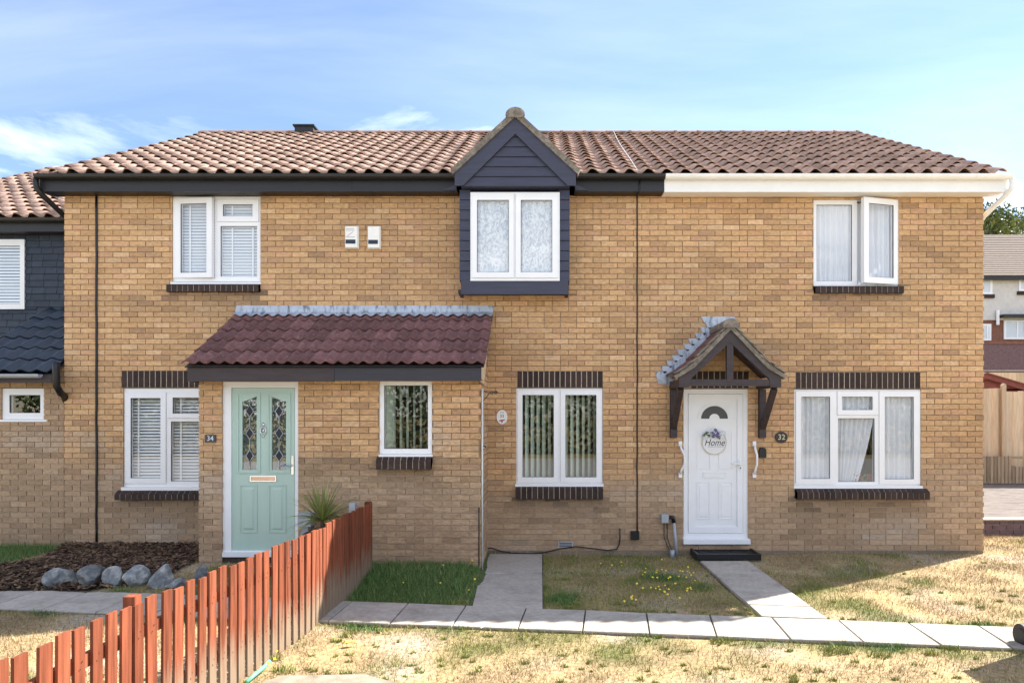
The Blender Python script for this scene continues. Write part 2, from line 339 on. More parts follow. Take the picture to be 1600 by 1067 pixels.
STRAW = Vector((.40, .30, .15)); TAN = Vector((.35, .25, .15)); GREEN = Vector((.085, .125, .028)); DEEP = Vector((.05, .10, .028))
def lawn_col(x, y):
    g, n2 = straw(x, y)
    n4 = mnoise.noise(Vector((x * 1.3, y * 1.6, 21)))
    c = STRAW.lerp(TAN, max(0, min(1, .5 + n2)))
    c = c.lerp(Vector((.42, .345, .26)), max(0, min(.9, (n4 - .08) * 2.6))).lerp(Vector((.20, .145, .085)), max(0, min(.7, (-n4 - .18) * 1.8)))
    return c.lerp(DEEP if g > .8 else GREEN, g)
def axis(dense0, dense1, step, far):
    a = list(np.arange(dense0, dense1 + 1e-6, step)); s = step; v = dense1; hi = []
    while v < far: s *= 1.5; v += s; hi.append(v)
    s = step; v = dense0; lo = []
    while v > -far: s *= 1.5; v -= s; lo.append(v)
    return lo[::-1] + a + hi
gx = axis(-9, 10, .14, 500); gy = axis(-9, 2.5, .14, 500)
gv = []; gc = []
for y in gy:
    for x in gx:
        gv.append((x, y, gz(x, y)))
        if -12 < x < 12 and -12 < y < 4: c = lawn_col(x, y) * .85
        else: c = STRAW.lerp(GREEN, .25)
        if inpoly((x, y), BED): c = Vector((.05, .036, .026))
        gc.append(c)
nx = len(gx)
gb = MB(); gb.v = gv; gb.c = [tuple(c) for c in gc]; gb.uc = True
gb.f = [(j*nx+i, j*nx+i+1, (j+1)*nx+i+1, (j+1)*nx+i) for j in range(len(gy)-1) for i in range(nx-1)]
ground = mk('ground', gb, M['ground'], origin=(0, 0, 0), smooth=True, kind='structure')

def slab_obj(parent, quad, ztop, gap=.007, th=.06):
    c = sum((Vector((p[0], p[1])) for p in quad), Vector((0, 0))) / 4
    q = [Vector((p[0], p[1])) for p in quad]; q = [p + (c - p).normalized() * gap * 1.4 for p in q]
    b = .006; tilt = [rnd.uniform(-.003, .003) for _ in q]
    lo = [(p.x, p.y, ztop - th) for p in q]; mid = [(p.x, p.y, ztop - b + t) for p, t in zip(q, tilt)]
    ins = [p + (c - p).normalized() * b for p in q]; hi = [(p.x, p.y, ztop + t) for p, t in zip(ins, tilt)]
    m = MB(); m.add(lo + mid + hi, [(8, 9, 10, 11)] + [(k*4+i, k*4+(i+1) % 4, k*4+4+(i+1) % 4, k*4+4+i) for k in (0, 1) for i in range(4)])
    return mk('slab', m, M['slab'], parent, origin=(c.x, c.y, ztop))
pave = mk('pavement', MB().add([(p[0], p[1], .012) for p in PAVE], [(0, 1, 2, 3)]), M['soil'], origin=(0, -2.8, 0), kind='structure')
for k in range(len(PT) - 1):
    slab_obj(pave, [PT[k], PT[k+1], PBt[k+1], PBt[k]], .03)
def lerp2(a, b, t): return (a[0] + (b[0] - a[0]) * t, a[1] + (b[1] - a[1]) * t)
def path(name, quad, ts):
    base = MB().add([(p[0], p[1], gz(0, -4) + .010) for p in quad], [(0, 1, 2, 3)])
    p = mk(name, base, M['soil'], origin=(quad[0][0], quad[0][1], 0), kind='structure')
    for a, b in zip(ts, ts[1:]):
        slab_obj(p, [lerp2(quad[0], quad[3], a), lerp2(quad[1], quad[2], a), lerp2(quad[1], quad[2], b), lerp2(quad[0], quad[3], b)], .036, gap=.013)
path('path', PATH33, [0, .46, 1.0])
path('path', PATH32, [0, .28, .56, .84, 1.0])
mk('paving_edge', MB().add([(p[0], p[1], .016) for p in FRONTSLAB], [(0, 1, 2, 3)]).add([(p[0], p[1], -.03) for p in FRONTSLAB], [(3, 2, 1, 0)]), mat('sandy_slab', (.27, .225, .17), .95, .25, 9, .006, 40, col2=(.18, .15, .11), c2scale=4), origin=(*FRONTSLAB[0], 0), kind='structure')

mk('bounce_road', MB().box(-120, 120, -21, -7.6, -.1, .012), M['bounce_road'], origin=(0, -14, 0), kind='structure')  # unseen pale surface added to bounce sunlight onto the house fronts

# ---------------------------------------------------------------- masonry
def cells(outer, holes):
    x0, x1, z0, z1 = outer
    xs = sorted({x0, x1, *[min(max(h[i], x0), x1) for h in holes for i in (0, 1)]}); zs = sorted({z0, z1, *[min(max(h[i], z0), z1) for h in holes for i in (2, 3)]})
    out = []
    for b0, b1 in zip(zs, zs[1:]):
        run = None
        for a0, a1 in zip(xs, xs[1:]):
            cx, cz = (a0 + a1) / 2, (b0 + b1) / 2
            if any(h[0] < cx < h[1] and h[2] < cz < h[3] for h in holes):
                if run: out.append((*run, b0, b1)); run = None
            else: run = (run[0], a1) if run else (a0, a1)
        if run: out.append((*run, b0, b1))
    return out
BL, BH, J = .225, .075, .010
def brick_rects(x0, x1, z0, z1, holes, ph=0.0, top=None):
    out = []; k = 0; z = -.15
    while z < z1 - .01:
        za, zb = max(z + J/2, z0), min(z + BH - J/2, z1)
        off = (0 if k % 2 else BL / 2) + ph + 0.0
        lx0, lx1 = (x0, x1) if top is None else top(z + BH, x0, x1)
        x = x0 - BL + (off % BL) if top is None else x0 - BL * 20 + (off % BL)
        odd = False
        if zb - za > .02:
            while x < lx1:
                a, b = max(x + J/2, lx0), min(x + BL - J/2, lx1)
                if rnd.random() < (.3 if odd else .02) and b - a > .2: b -= .1125; x -= .1125; odd = not odd
                if b - a > .03:
                    hit = [h for h in holes if h[0] < b and h[1] > a and h[2] < zb and h[3] > za]
                    out += [c for c in cells((a, b, za, zb), hit) if c[1]-c[0] > .02 and c[3]-c[2] > .018] if hit else [(a, b, za, zb)]
                x += BL
        z += BH; k += 1
    return out
PAL = [((.56, .355, .185), 6), ((.52, .315, .16), 6), ((.465, .275, .135), 4), ((.38, .22, .115), 1.5), ((.50, .285, .17), 2), ((.30, .18, .11), .7), ((.62, .42, .25), 1.5)]
def brick_col(x, z, stains, grey_top=1.35, porch=False):
    c = Vector((.565, .352, .182)).lerp(Vector(rnd.choices([p[0] for p in PAL], [p[1] for p in PAL])[0]), .62) * rnd.uniform(.92, 1.08)
    c *= 1 + .16 * mnoise.noise(Vector((x * .45, z * .8, 12))) + .12 * mnoise.noise(Vector((x * 2.2, z * 2.6, 17)))
    n = mnoise.noise(Vector((x * .6, z * .9, 2))); n3 = mnoise.noise(Vector((x * 1.7, z * 2.3, 6)))
    g = sst(grey_top + .25, grey_top - .35, z + .35 * n) if True else 0      # weathered, dust-greyed lower courses
    gc = Vector((.385, .275, .185)) * rnd.uniform(.78, 1.15)
    if rnd.random() < .12: gc = gc * .72
    c = c.lerp(gc, .72 * g)
    if n3 > .28: c = c.lerp(Vector((.30, .195, .115)), min(.38, (n3 - .28) * 1.4) * rnd.uniform(.4, 1.3))
    for (sx0, sx1, sz, depth, amt) in stains:                                # soot and run-off stains below sills
        d = sz - z
        if -.02 < d < depth and sx0 - .12 < x < sx1 + .12:
            edge = min(x - sx0 + .12, sx1 + .12 - x)
            a = amt * (1 - d / depth) * min(1, edge / .15) * (.45 + .9 * abs(mnoise.noise(Vector((x * 2.4, z * 4, 9)))))
            c = c.lerp(Vector((.085, .065, .05)), min(.8, a))
    n5 = mnoise.noise(Vector((x * 1.1, z * 1.6, 31)))
    if z < 1.9 and n5 > .22: c = c.lerp(Vector((.50, .44, .37)), min(.35, (n5 - .22) * 1.6) * rnd.uniform(.3, 1.2))      # lime bloom
    if z < .06: c = c.lerp(Vector((.13, .12, .10)), .6 + .3 * n)
    return tuple(c)
def emit(mb, r, plane, at, depth, col):
    j = rnd.uniform(-.0018, .0018); a, b, z0, z1 = r
    if plane == 'f': mb.box(a, b, at + j, at + depth, z0, z1, col, back=False)
    elif plane == 'r':   # faces +X
        x0, x1 = at - depth, at - j
        mb.box(x0, x1, a, b, z0, z1, col)
    else: mb.box(at + j, at + depth, a, b, z0, z1, col)
def screen_area(r, Y): s = D / (D + Y); return (r[1]-r[0]) * (r[3]-r[2]) * s * s
def brickwork(wall, rects, Y, stains, grey_top, limit=300, extra=None):
    """front-facing bricks: the largest on screen as single parts, the rest joined"""
    rects = sorted(rects, key=lambda r: (-round(screen_area(r, Y), 4), abs((r[2]+r[3])/2 - 2.2) + .12 * abs((r[0]+r[1])/2 - W[wall.name].x)))
    rest = MB()
    for i, r in enumerate(rects):
        cx, cz = (r[0]+r[1])/2, (r[2]+r[3])/2; col = brick_col(cx, cz, stains, grey_top)
        if i < limit:
            m = MB(); emit(m, r, 'f', Y, .09, col); mk('brick', m, M['brick'], wall, origin=(cx, Y, cz))
        else: emit(rest, r, 'f', Y, .09, col)
    if extra:
        for (plane, at, rs) in extra:
            for r in rs: emit(rest, r, plane, at, .09, brick_col((r[0]+r[1])/2 + at, (r[2]+r[3])/2, [], grey_top))
    if rest.v: mk('bricks', rest, M['brick'], wall, kind='stuff')
def grow(h, e): return (h[0]-e, h[1]+e, h[2]-e, h[3]+e)
def wall_obj(parent, outer, holes, Y, th=.22, extra=None):
    m = MB()
    for c in cells(outer, [grow(h, .004) for h in holes]): m.box(c[0], c[1], Y + .011, Y + th, c[2], c[3])
    if extra: extra(m)
    return mk('wall', m, M['mortar'], parent)
def lintel(house, px0, px1, py0, py1, Y=0.0):
    x0, x1, z0, z1 = wx(px0, Y), wx(px1, Y), wz(py1, Y), wz(py0, Y)
    p = mk('lintel', MB().box(x0 + .003, x1 - .003, Y + .004, Y + .1, z0 + .002, z1 - .002), M['pointing'], house)
    n = max(2, round((x1 - x0) / .0765)); w = (x1 - x0) / n
    for i in range(n):
        m = MB(); a = x0 + i * w; m.box(a + .0058, a + w - .0058, Y - rnd.uniform(.0, .003), Y + .06, z0 + .004, z1 - .003)
        mk('brick', m, M['darkbrick'], p, origin=(a + w/2, Y, z0))
    return (x0, x1, z0, z1)
def sill(house, px0, px1, py0, py1, Y=0.0, proj=.065, drop=.03):
    x0, x1, z0, z1 = wx(px0, Y), wx(px1, Y), wz(py1, Y), wz(py0, Y)
    prof = lambda e: [(Y + .08, z1 - e), (Y - proj * .2, z1 - e), (Y - proj + e, z1 - drop - e), (Y - proj + e, z0 + e), (Y + .08, z0 + e)]
    p = mk('sill', MB().prism(prof(.006), 'x', x0 + .004, x1 - .004), M['pointing'], house)
    n = max(2, round((x1 - x0) / .0765)); w = (x1 - x0) / n
    for i in range(n):
        m = MB(); a = x0 + i * w; m.prism(prof(rnd.uniform(-.002, .002)), 'x', a + .004, a + w - .004)
        mk('brick', m, M['darkbrick'], p, origin=(a + w/2, Y, z0))
    return (x0, x1, z0 + .02, z1)

# ---------------------------------------------------------------- windows
def prect(r, Y): return (wx(r[0], Y), wx(r[1], Y), wz(r[3], Y), wz(r[2], Y))
def ring(mb, o, i, y0, y1):
    for c in cells(o, [i]): mb.box(c[0], c[1], y0, y1, c[2], c[3])
def window(house, outer, cl, Y, ledge=None, name='window', wallY=0.0):
    """outer and cells are frame, sash and glass outlines; Y is the front of the frame"""
    o = prect(outer, Y); w = empty(name, (o[0], Y, o[2])); w.parent = house; w.location = Vector((o[0], Y, o[2])) - W[house.name]
    holes = [prect(c['s'] if c.get('s') else c['g'], Y) for c in cl]
    f = MB()
    for c in cells(o, holes): f.box(c[0], c[1], Y, Y + .07, c[2], c[3])
    mk('frame', f, M['upvc'], w)
    if ledge:
        l = prect(ledge, Y - .02); mk('ledge', MB().prism([(Y + .02, l[3]), (Y - .035, l[3] - .008), (Y - .035, l[2] + .001), (Y + .02, l[2] + .001)], 'x', l[0], l[1]), M['upvc'], w)
    for c in cl:
        g = prect(c['g'], Y); rot = None; org = (o[0], Y, o[2]); yy = Y
        if c.get('s'):
            s = prect(c['s'], Y)
            if c.get('open'):
                side, ang = c['open']; org = (s[0] if side == 'l' else s[1], Y - .004, s[2]); rot = (0, 0, R(-ang if side == 'l' else ang))
            yy = Y - .014; m = MB(); ring(m, grow(s, -.002), g, yy, Y + .045)
            gi = grow(g, .016); 
            mk('sash', m, M['upvc'], w, origin=org, rot=rot)
        m = MB(); ring(m, grow(g, .001), grow(g, -.005), yy + .010, yy + .02); mk('gasket_shadow', m, M['dark'], w, origin=org, rot=rot)  # dark seal round the glass, its colour also drawing the thin shadow line
        m = MB(); gg = grow(g, .003); m.add([(gg[0], yy + .022, gg[2]), (gg[1], yy + .022, gg[2]), (gg[1], yy + .022, gg[3]), (gg[0], yy + .022, gg[3])], [(0, 1, 2, 3)])
        mk('pane', m, M['glass'], w, origin=org, rot=rot)
    return w
def venetian(w, r, Y, pitch=.044, tilt=62, tapes=()):
    x0, x1, z0, z1 = prect(r, Y); m = MB(); z = z0 + .01; hw = .023
    cs, sn = math.cos(R(tilt)) * hw, math.sin(R(tilt)) * hw
    while z < z1:
        m.add([(x0, Y - cs, z - sn), (x1, Y - cs, z - sn), (x1, Y, z + .004), (x0, Y, z + .004), (x1, Y + cs, z + sn), (x0, Y + cs, z + sn)], [(0, 1, 2, 3), (3, 2, 4, 5)]); z += pitch
    b = mk('blind', m, M['blind'], w, kind='stuff')
    for t in tapes:
        x = wx(t, Y); mk('blind_tape', MB().box(x - .011, x + .011, Y - cs - .006, Y - cs - .004, z0, z1), M['blind'], w)
def verticals(w, r, Y, pitch, ang, width=.089, mt='vblind'):
    x0, x1, z0, z1 = prect(r, Y); m = MB(); x = x0 + pitch / 2
    while x < x1:
        a = R(ang + rnd.uniform(-4, 4)); c, s = math.cos(a) * width / 2, math.sin(a) * width / 2
        m.add([(x - c, Y - s, z0), (x + c, Y + s, z0), (x + c, Y + s, z1), (x - c, Y - s, z1)], [(0, 1, 2, 3)]); x += pitch
    mk('blind', m, M[mt], w, kind='stuff')
def curtain(w, r, Y, mt='curtain', amp=.017, freq=40, gather=0.0, name='curtain', z_drop=None):
    x0, x1, z0, z1 = prect(r, Y); n = int((x1 - x0) / .008) + 2; m = MB(); vs = []; fs = []; rows = 8
    for j in range(rows + 1):
        t = j / rows
        for i in range(n):
            u = i / (n - 1); x = x0 + (x1 - x0) * u
            if gather: x = x0 + (x - x0) * (1 - gather * (1 - t) ** 1.5)
            ph = mnoise.noise(Vector((u * 5 + x0, 0, 0))) * 3
            vs.append((x, Y + amp * (math.sin(u * (x1-x0) * freq * 2 + ph) + .6 * mnoise.noise(Vector((u * 22, t * 1.2, x0)))), z0 + (z1 - z0) * t))
    for j in range(rows):
        for i in range(n - 1): fs.append((j*n+i, j*n+i+1, (j+1)*n+i+1, (j+1)*n+i))
    m.add(vs, fs); mk(name, m, M[mt], w, smooth=True)
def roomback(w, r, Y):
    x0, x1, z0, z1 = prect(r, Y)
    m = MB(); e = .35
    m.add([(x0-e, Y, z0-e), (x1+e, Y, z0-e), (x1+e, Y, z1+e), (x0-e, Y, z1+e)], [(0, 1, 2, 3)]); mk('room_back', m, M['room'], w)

# ---------------------------------------------------------------- roof tiles
def tile_mesh(name, w, L, rolls, amp, thick, lift, nseg, m, power=1.4, prof=None, flare=1.0):
    mb = MB(); n = nseg * rolls + 1; lo = []; hi = []; lip = []
    for i in range(n):
        u = i / (n - 1) * rolls; x = i / (n - 1) * w * 1.012
        z = amp * ((.5 - .5 * math.cos(2 * math.pi * (u + .08))) ** power if prof is None else float(np.interp(u % 1.0 if i < n - 1 else 1.0, *prof)))
        lo.append((x, 0, z * flare + lift)); hi.append((x, L, z)); lip.append((x, .004, z * flare + lift - thick))
    f = [(i, i+1, n+i+1, n+i) for i in range(n-1)] + [(2*n+i, 2*n+i+1, i+1, i) for i in range(n-1)]
    mb.add(lo + hi + lip, f)
    b = len(mb.v); mb.add([lo[0], hi[0], (0, L, hi[0][2]-thick), lip[0], lo[-1], hi[-1], (lo[-1][0], L, hi[-1][2]-thick), lip[-1]], [(0, 1, 2, 3), (7, 6, 5, 4)])
    me = bpy.data.meshes.new(name); me.from_pydata(mb.v, [], mb.f); me.materials.append(m)
    for p in me.polygons[:n-1]: p.use_smooth = True
    return me
def lay_tiles(parent, me, x0, ncol, w, y0, z0, pitch, rows, gauge, skip=None, jit=.003, pick=None, stagger=0.0):
    cs, sn = math.cos(pitch), math.sin(pitch)
    for r in range(rows):
        for c in range(ncol):
            x = x0 + c * w + (stagger if r % 2 else 0); d = r * gauge
            y, z = y0 + cs * d, z0 + sn * d
            if skip and skip(x + w/2, y + .15 * cs, z + .15 * sn): continue
            p = pick(x + w/2) if pick else parent
            o = link('tile', me, None, p, (x + rnd.uniform(-jit, jit), y, z + rnd.uniform(0, jit)), (pitch + rnd.uniform(-.008, .008), rnd.uniform(-.006, .006), rnd.uniform(-.008, .008)))

# ---------------------------------------------------------------- the three terraced houses
H34 = empty('terraced_house', (-4.6, 0, 0), 'left tan brick terraced house with venetian blinds in its upstairs window and twin alarm boxes', 'house', 'tan brick terrace')
H33 = empty('terraced_house', (-.5, 0, 0), 'middle tan brick terraced house with the navy boarded gable window', 'house', 'tan brick terrace')
H32 = empty('terraced_house', (3.8, 0, 0), 'right end tan brick terraced house with white eaves and white front door', 'house', 'tan brick terrace')
ZT = 4.977
o34u = (269, 407, 305, 440); o34d = (192.3, 328, 606.6, 760); o33d = (806.5, 942, 606.5, 755); o32u = (1271, 1404.5, 312, 447); o32d = (1241, 1439.2, 608.3, 758); d32 = (1068, 1169, 608, 848)
Lw = {}
lin34 = lintel(H34, 190, 330, 579, 605.5); lin33 = lintel(H33, 808, 942, 580, 605.5); lin32 = lintel(H32, 1243, 1438, 582, 607.3); lind = lintel(H32, 1080, 1170, 580, 606.5)
s34u = sill(H34, 263, 407, 444.5, 457, proj=.06, drop=.012); s34d = sill(H34, 184, 335, 766, 780, proj=.085, drop=.045); s33d = sill(H33, 806, 942, 760, 779, proj=.075, drop=.03)
s32u = sill(H32, 1271.5, 1410, 447.5, 459, proj=.05, drop=.006); s32d = sill(H32, 1242, 1448, 763.5, 779, proj=.085, drop=.045)
def hole(r, bottom=0): return (wx(r[0]), wx(r[1]), wz(r[3] + bottom), wz(r[2]))
oriel = (-1.02, .31, 3.62, ZT + .1)
porchhole = (PX0 + .1, PX1 - .1, -.3, 2.3)
h34 = [hole(o34u, 4), hole(o34d, 5.5), lin34, s34u, s34d, (PX0 + .1, B1 + .1, -.3, 2.3)]
h33 = [hole(o33d, 4.5), lin33, s33d, oriel, (B1 - .1, PX1 - .1, -.3, 2.3)]
h32 = [hole(o32u), hole(o32d, 5), hole(d32, 3), lin32, lind, s32u, s32d]
stain = [(s34u[0], s34u[1], s34u[2], .45, .9), (s34d[0], s34d[1], s34d[2], .5, .8), (s33d[0], s33d[1], s33d[2], .4, .8), (s32u[0], s32u[1], s32u[2], .5, .8), (s32d[0], s32d[1], s32d[2], .65, .8),
         (2.2, 4.5, 2.95, .5, .35), (-6.5, -4.3, 3.6, .4, .3), (1.2, 3.4, 4.0, .5, .3)]
def ends(x, ln):
    def f(m):
        m.box(x + .011 if ln else x - .22, x + .22 if ln else x - .011, .215, 8.1, -.2, ZT)
        if True:
            a, b = (x + .011, x + .2) if ln else (x - .2, x - .011)
            m.prism([(.22, ZT), (8.1, ZT), (4.05, 7.2)], 'x', a, b)
        xm0, xm1 = (XL, XR)
    return f
w34 = wall_obj(H34, (XL + .011, B1, -.2, ZT), h34, 0, extra=ends(XL, True))
w33 = wall_obj(H33, (B1, B2, -.2, ZT), h33, 0)
w32 = wall_obj(H32, (B2, XR - .011, -.2, ZT), h32, 0, extra=ends(XR, False))
for h, a, b in ((H34, XL + .01, B1), (H33, B1, B2), (H32, B2, XR - .01)):
    mk('rear_wall', MB().box(a, b, 8.0, 8.2, -.2, ZT), M['mortar'], h)
    mk('upper_floor', MB().box(a + .2, b - .2, .3, 8.0, 2.42, 2.6), M['room'], h)
mk('party_wall', MB().box(B1 - .1, B1 + .1, .25, 8, -.2, 6.8 - 2), M['room'], H34)
mk('party_wall', MB().box(B2 - .1, B2 + .1, .25, 8, -.2, 6.8 - 2), M['room'], H33)
allr = brick_rects(XL, XR, -.15, ZT, h34 + h33 + h32)
own = lambda r: 0 if (r[0]+r[1])/2 < B1 else 1 if (r[0]+r[1])/2 < B2 else 2
def gable_top(z, a, b):
    if z <= ZT: return a, b
    t = (z - ZT) / (7.2 - ZT); return a + (4.05 - a) * t, b - (b - 4.05) * t
side = brick_rects(.09, 8.2, -.15, 7.1, [], top=gable_top)
brickwork(w34, [r for r in allr if own(r) == 0], 0, stain, 1.25, extra=[('l', XL, side)])
brickwork(w33, [r for r in allr if own(r) == 1], 0, stain, 1.0)
brickwork(w32, [r for r in allr if own(r) == 2], 0, stain, 1.15, extra=[('r', XR, side)])

# windows of the terrace
YW = .028
w = window(H34, o34u, [dict(s=(271, 335.5, 310.5, 435), g=(283.5, 326.5, 319.5, 427), open=('l', 6)), dict(s=(340, 404.7, 312, 347), g=(349, 395.5, 320, 338.5)), dict(g=(344.5, 401.8, 353.4, 432.2))], YW, ledge=(267, 408, 440, 444.5))
venetian(w, (274, 403, 309, 437), YW + .062, .0425, 66, (298, 364, 396)); roomback(w, o34u, 1.6)
w = window(H34, o34d, [dict(s=(196, 260, 613, 755), g=(204.8, 251.6, 621.7, 746.7)), dict(s=(262, 326, 613, 653), g=(270.5, 318, 621, 646)), dict(g=(267, 322, 658.4, 751.7))], YW, ledge=(190, 330, 760, 766))
venetian(w, (198, 324, 612, 755), YW + .10, .044, 44, (218, 284)); roomback(w, o34d, 2.4)
w = window(H33, o33d, [dict(s=(808.3, 873.4, 608.9, 753.3), g=(816.4, 865.3, 617, 745.3)), dict(s=(875.8, 940.8, 608.9, 753.3), g=(883.3, 931.8, 617, 745.3))], YW, ledge=(805, 943, 755, 760))
verticals(w, (810, 940, 610, 750), YW + .13, .0795, 60); roomback(w, o33d, 3)
w = window(H32, o32u, [dict(g=(1275.7, 1331.4, 320, 439.3)), dict(s=(1339, 1403.5, 313, 445), g=(1348, 1394, 322, 435.5), open=('r', 15))], YW)
curtain(w, (1273, 1340, 318, 445), YW + .058); curtain(w, (1338, 1400, 318, 445), YW + .06); roomback(w, o32u, 2)
w = window(H32, o32d, [dict(s=(1243, 1306.5, 610.5, 755.5), g=(1251.5, 1296.4, 619.6, 747.7)), dict(s=(1307.7, 1371.8, 610.6, 648.5), g=(1315, 1362.8, 619.6, 640.4)), dict(g=(1309.4, 1366.7, 653.3, 752.5)), dict(s=(1373.2, 1437.5, 610.5, 755.5), g=(1381.6, 1427.1, 619.9, 748.3))], YW, ledge=(1240, 1441, 758, 763))
curtain(w, (1245, 1312, 612, 757), YW + .058, gather=.04); curtain(w, (1308, 1368, 612, 757), YW + .062, gather=.5); curtain(w, (1371, 1436, 612, 757), YW + .06); roomback(w, o32d, 3)

# eaves: fascia, soffit, gutter with brackets
def gutter(house, x0, x1, m, Y=-.285, z=5.165, r=.058):
    mb = MB(); n = 10; vs = []
    prof = [(Y + r * math.cos(math.pi + math.pi * k / n), z + r * math.sin(math.pi + math.pi * k / n) * 1.05) for k in range(n + 1)]
    prof2 = [(Y + (r - .006) * math.cos(math.pi + math.pi * k / n), z + (r - .006) * math.sin(math.pi + math.pi * k / n) * 1.05) for k in range(n, -1, -1)]
    mb.prism(prof + prof2, 'x', x0, x1)
    return mk('gutter', mb, m, house)
def eaves(house, x0, x1, m, mg, zb=4.962, soff=None):
    mk('fascia', MB().box(x0, x1, -.225, -.2, zb, 5.15), m, house)
    mk('soffit', MB().box(x0, x1, -.198, .0 + .02, zb + .006, zb + .014), soff or m, house)
    gutter(house, x0, x1, mg)
    k = x0 + .35
    while k < x1 - .1:
        b = MB(); n = 8; r = .0625
        b.prism([(-.285 + r * math.cos(math.pi + math.pi * i / n), 5.166 + r * math.sin(math.pi + math.pi * i / n) * 1.05) for i in range(n + 1)] + [(-.285 + (r - .004) * math.cos(2*math.pi - math.pi * i / n), 5.166 + (r-.004) * math.sin(2*math.pi - math.pi * i / n) * 1.05) for i in range(n + 1)], 'x', k, k + .03)
        mk('gutter_bracket', b, mg, house); k += .95
GX0, GX1 = -1.16, .47
eaves(H34, -6.78, B1, M['blackboard'], M['black']); eaves(H33, B1 + .002, GX0 + .02, M['blackboard'], M['black']); eaves(H33, GX1 - .02, 1.655, M['blackboard'], M['black'])
eaves(H32, 1.66, 6.30, M['fasciawhite'], M['fasciawhite'], 4.955)
for (h, x, m, sg) in ((H34, -6.70, M['black'], 1), (H32, 6.235, M['fasciawhite'], -1)):
    mk('box_end', MB().prism([(-.22, 4.966), (.02, 4.966), (.3, 5.2), (.3, 5.43), (-.22, 5.16)], 'x', x - sg * .012, x + sg * .012), m, h)
    xs = x - sg * .08; xe = (XL - .06) if sg > 0 else (XR + .06)
    t = MB().tube([(xs, -.285, 5.12), (xs, -.285, 5.03), (xs, -.275, 4.99), (xs + (xe-xs) * .2, -.22, 4.93), (xe, .10, 4.72), (xe, .55, 4.40), (xe, .62, 4.32), (xe, .62, 1.4 if sg > 0 else .05)], .036, 10)
    mk('downpipe', t, m, h, smooth=True)
# black cable clips / main roof
PITCH = math.atan2(2.31, 4.36); RY0, RZ0 = -.315, 5.175
def roof_z(y): return RZ0 + (y - RY0) * math.tan(PITCH)
XG, GZ0, GZA = -.345, 5.13, 5.95                       # gable centre, foot and ridge height
def in_gable(x, y, z): return abs(x - XG) < .80 * (1 - (z - GZ0) / (GZA - GZ0)) - .02 if z < GZA else False
TW = .2484
main_tile = tile_mesh('main_tile', TW, .40, 1, .030, .013, .012, 14, M['tile'], prof=([0, .09, .2, .32, .40, .47, .54, .61, .69, .77, .88, 1.0], [.34, .12, .02, .0, .06, .36, .76, .97, 1.0, .92, .70, .34]), flare=2.1)
roofs = {}
bx = [(-6.69, B1), (B1, B2), (B2, 6.21)]
YR = RY0 + 15 * .3288 * math.cos(PITCH); ZR = RZ0 + 15 * .3288 * math.sin(PITCH)
for h, (a, b) in zip((H34, H33, H32), bx):
    m = MB(); u = .03
    m.add([(a, RY0 + .05, roof_z(RY0 + .05) - u), (b, RY0 + .05, roof_z(RY0 + .05) - u), (b, YR, ZR - u), (a, YR, ZR - u), (a, 2*YR - RY0, RZ0), (b, 2*YR - RY0, RZ0)], [(0, 1, 2, 3), (3, 2, 5, 4)])
    roofs[h.name] = mk('roof', m, M['tile'], h)
hs = [H34, H33, H32]
lay_tiles(None, main_tile, -6.70, 52, TW, RY0, RZ0 - .005, PITCH, 15, .3288, in_gable, pick=lambda x: roofs[hs[0 if x < B1 else 1 if x < B2 else 2].name])
for k in range(29):
    a = -6.72 + k * .4465; hh = hs[0 if a + .2 < B1 else 1 if a + .2 < B2 else 2]
    n = 8; m = MB(); r = .105
    for (q0, q1, rr) in ((a, a + .43, r), (a + .405, a + .447, r * 1.09)):
        m.prism([(YR + rr * math.cos(math.pi * i / n), ZR - .035 + rr * .85 * math.sin(math.pi * i / n)) for i in range(n + 1)], 'x', q0, q1)
    mk('ridge_tile', m, M['ridge'], roofs[hh.name], origin=(a, YR, ZR))
fl = MB(); xa = wx(478, YR); fl.box(xa - .18, xa + .18, YR - .12, YR + .12, ZR, ZR + .10).box(xa - .21, xa + .21, YR - .15, YR + .15, ZR + .10, ZR + .13)
mk('ridge_vent', fl, M['blackboard'], roofs[H34.name])
# verge trim on the end gables
for h, x in ((H34, -6.70), (H32, 6.222)):
    m = MB(); m.prism([(RY0, RZ0 - .03), (YR, ZR - .03), (YR, ZR - .13), (RY0 + .2, RZ0 - .03)], 'x', x - .008, x + .008); mk('verge', m, M['brown'], roofs[h.name])

# the navy gable over the oriel
YG = -.42
gab = mk('gable', MB().prism([(XG - .72, 4.965), (XG + .72, 4.965), (XG + .66, 5.22), (XG, 5.80), (XG - .66, 5.22)], 'y', YG + .03, .1), M['navy'], H33)
gl = lambda z: .655 * (5.75 - z) / (5.75 - 5.10)
z = 4.968; k = 0
while z < 5.70:
    z1 = min(z + .131, 5.745); b0, b1 = min(.70, gl(z) + .02), min(.70, gl(z1) + .02)
    m = MB(); n = [(XG - b0, z + .004), (XG + b0, z + .004), (XG + b1, z1), (XG - b1, z1)]
    v = [(p[0], YG + (.008 if i < 2 else .022), p[1]) for i, p in enumerate(n)] + [(p[0], YG + .035, p[1]) for p in n]
    m.add(v, [(0, 1, 2, 3), (0, 1, 5, 4), (1, 2, 6, 5), (3, 0, 4, 7), (2, 3, 7, 6)]); mk('board', m, M['navy'], gab); z += .131
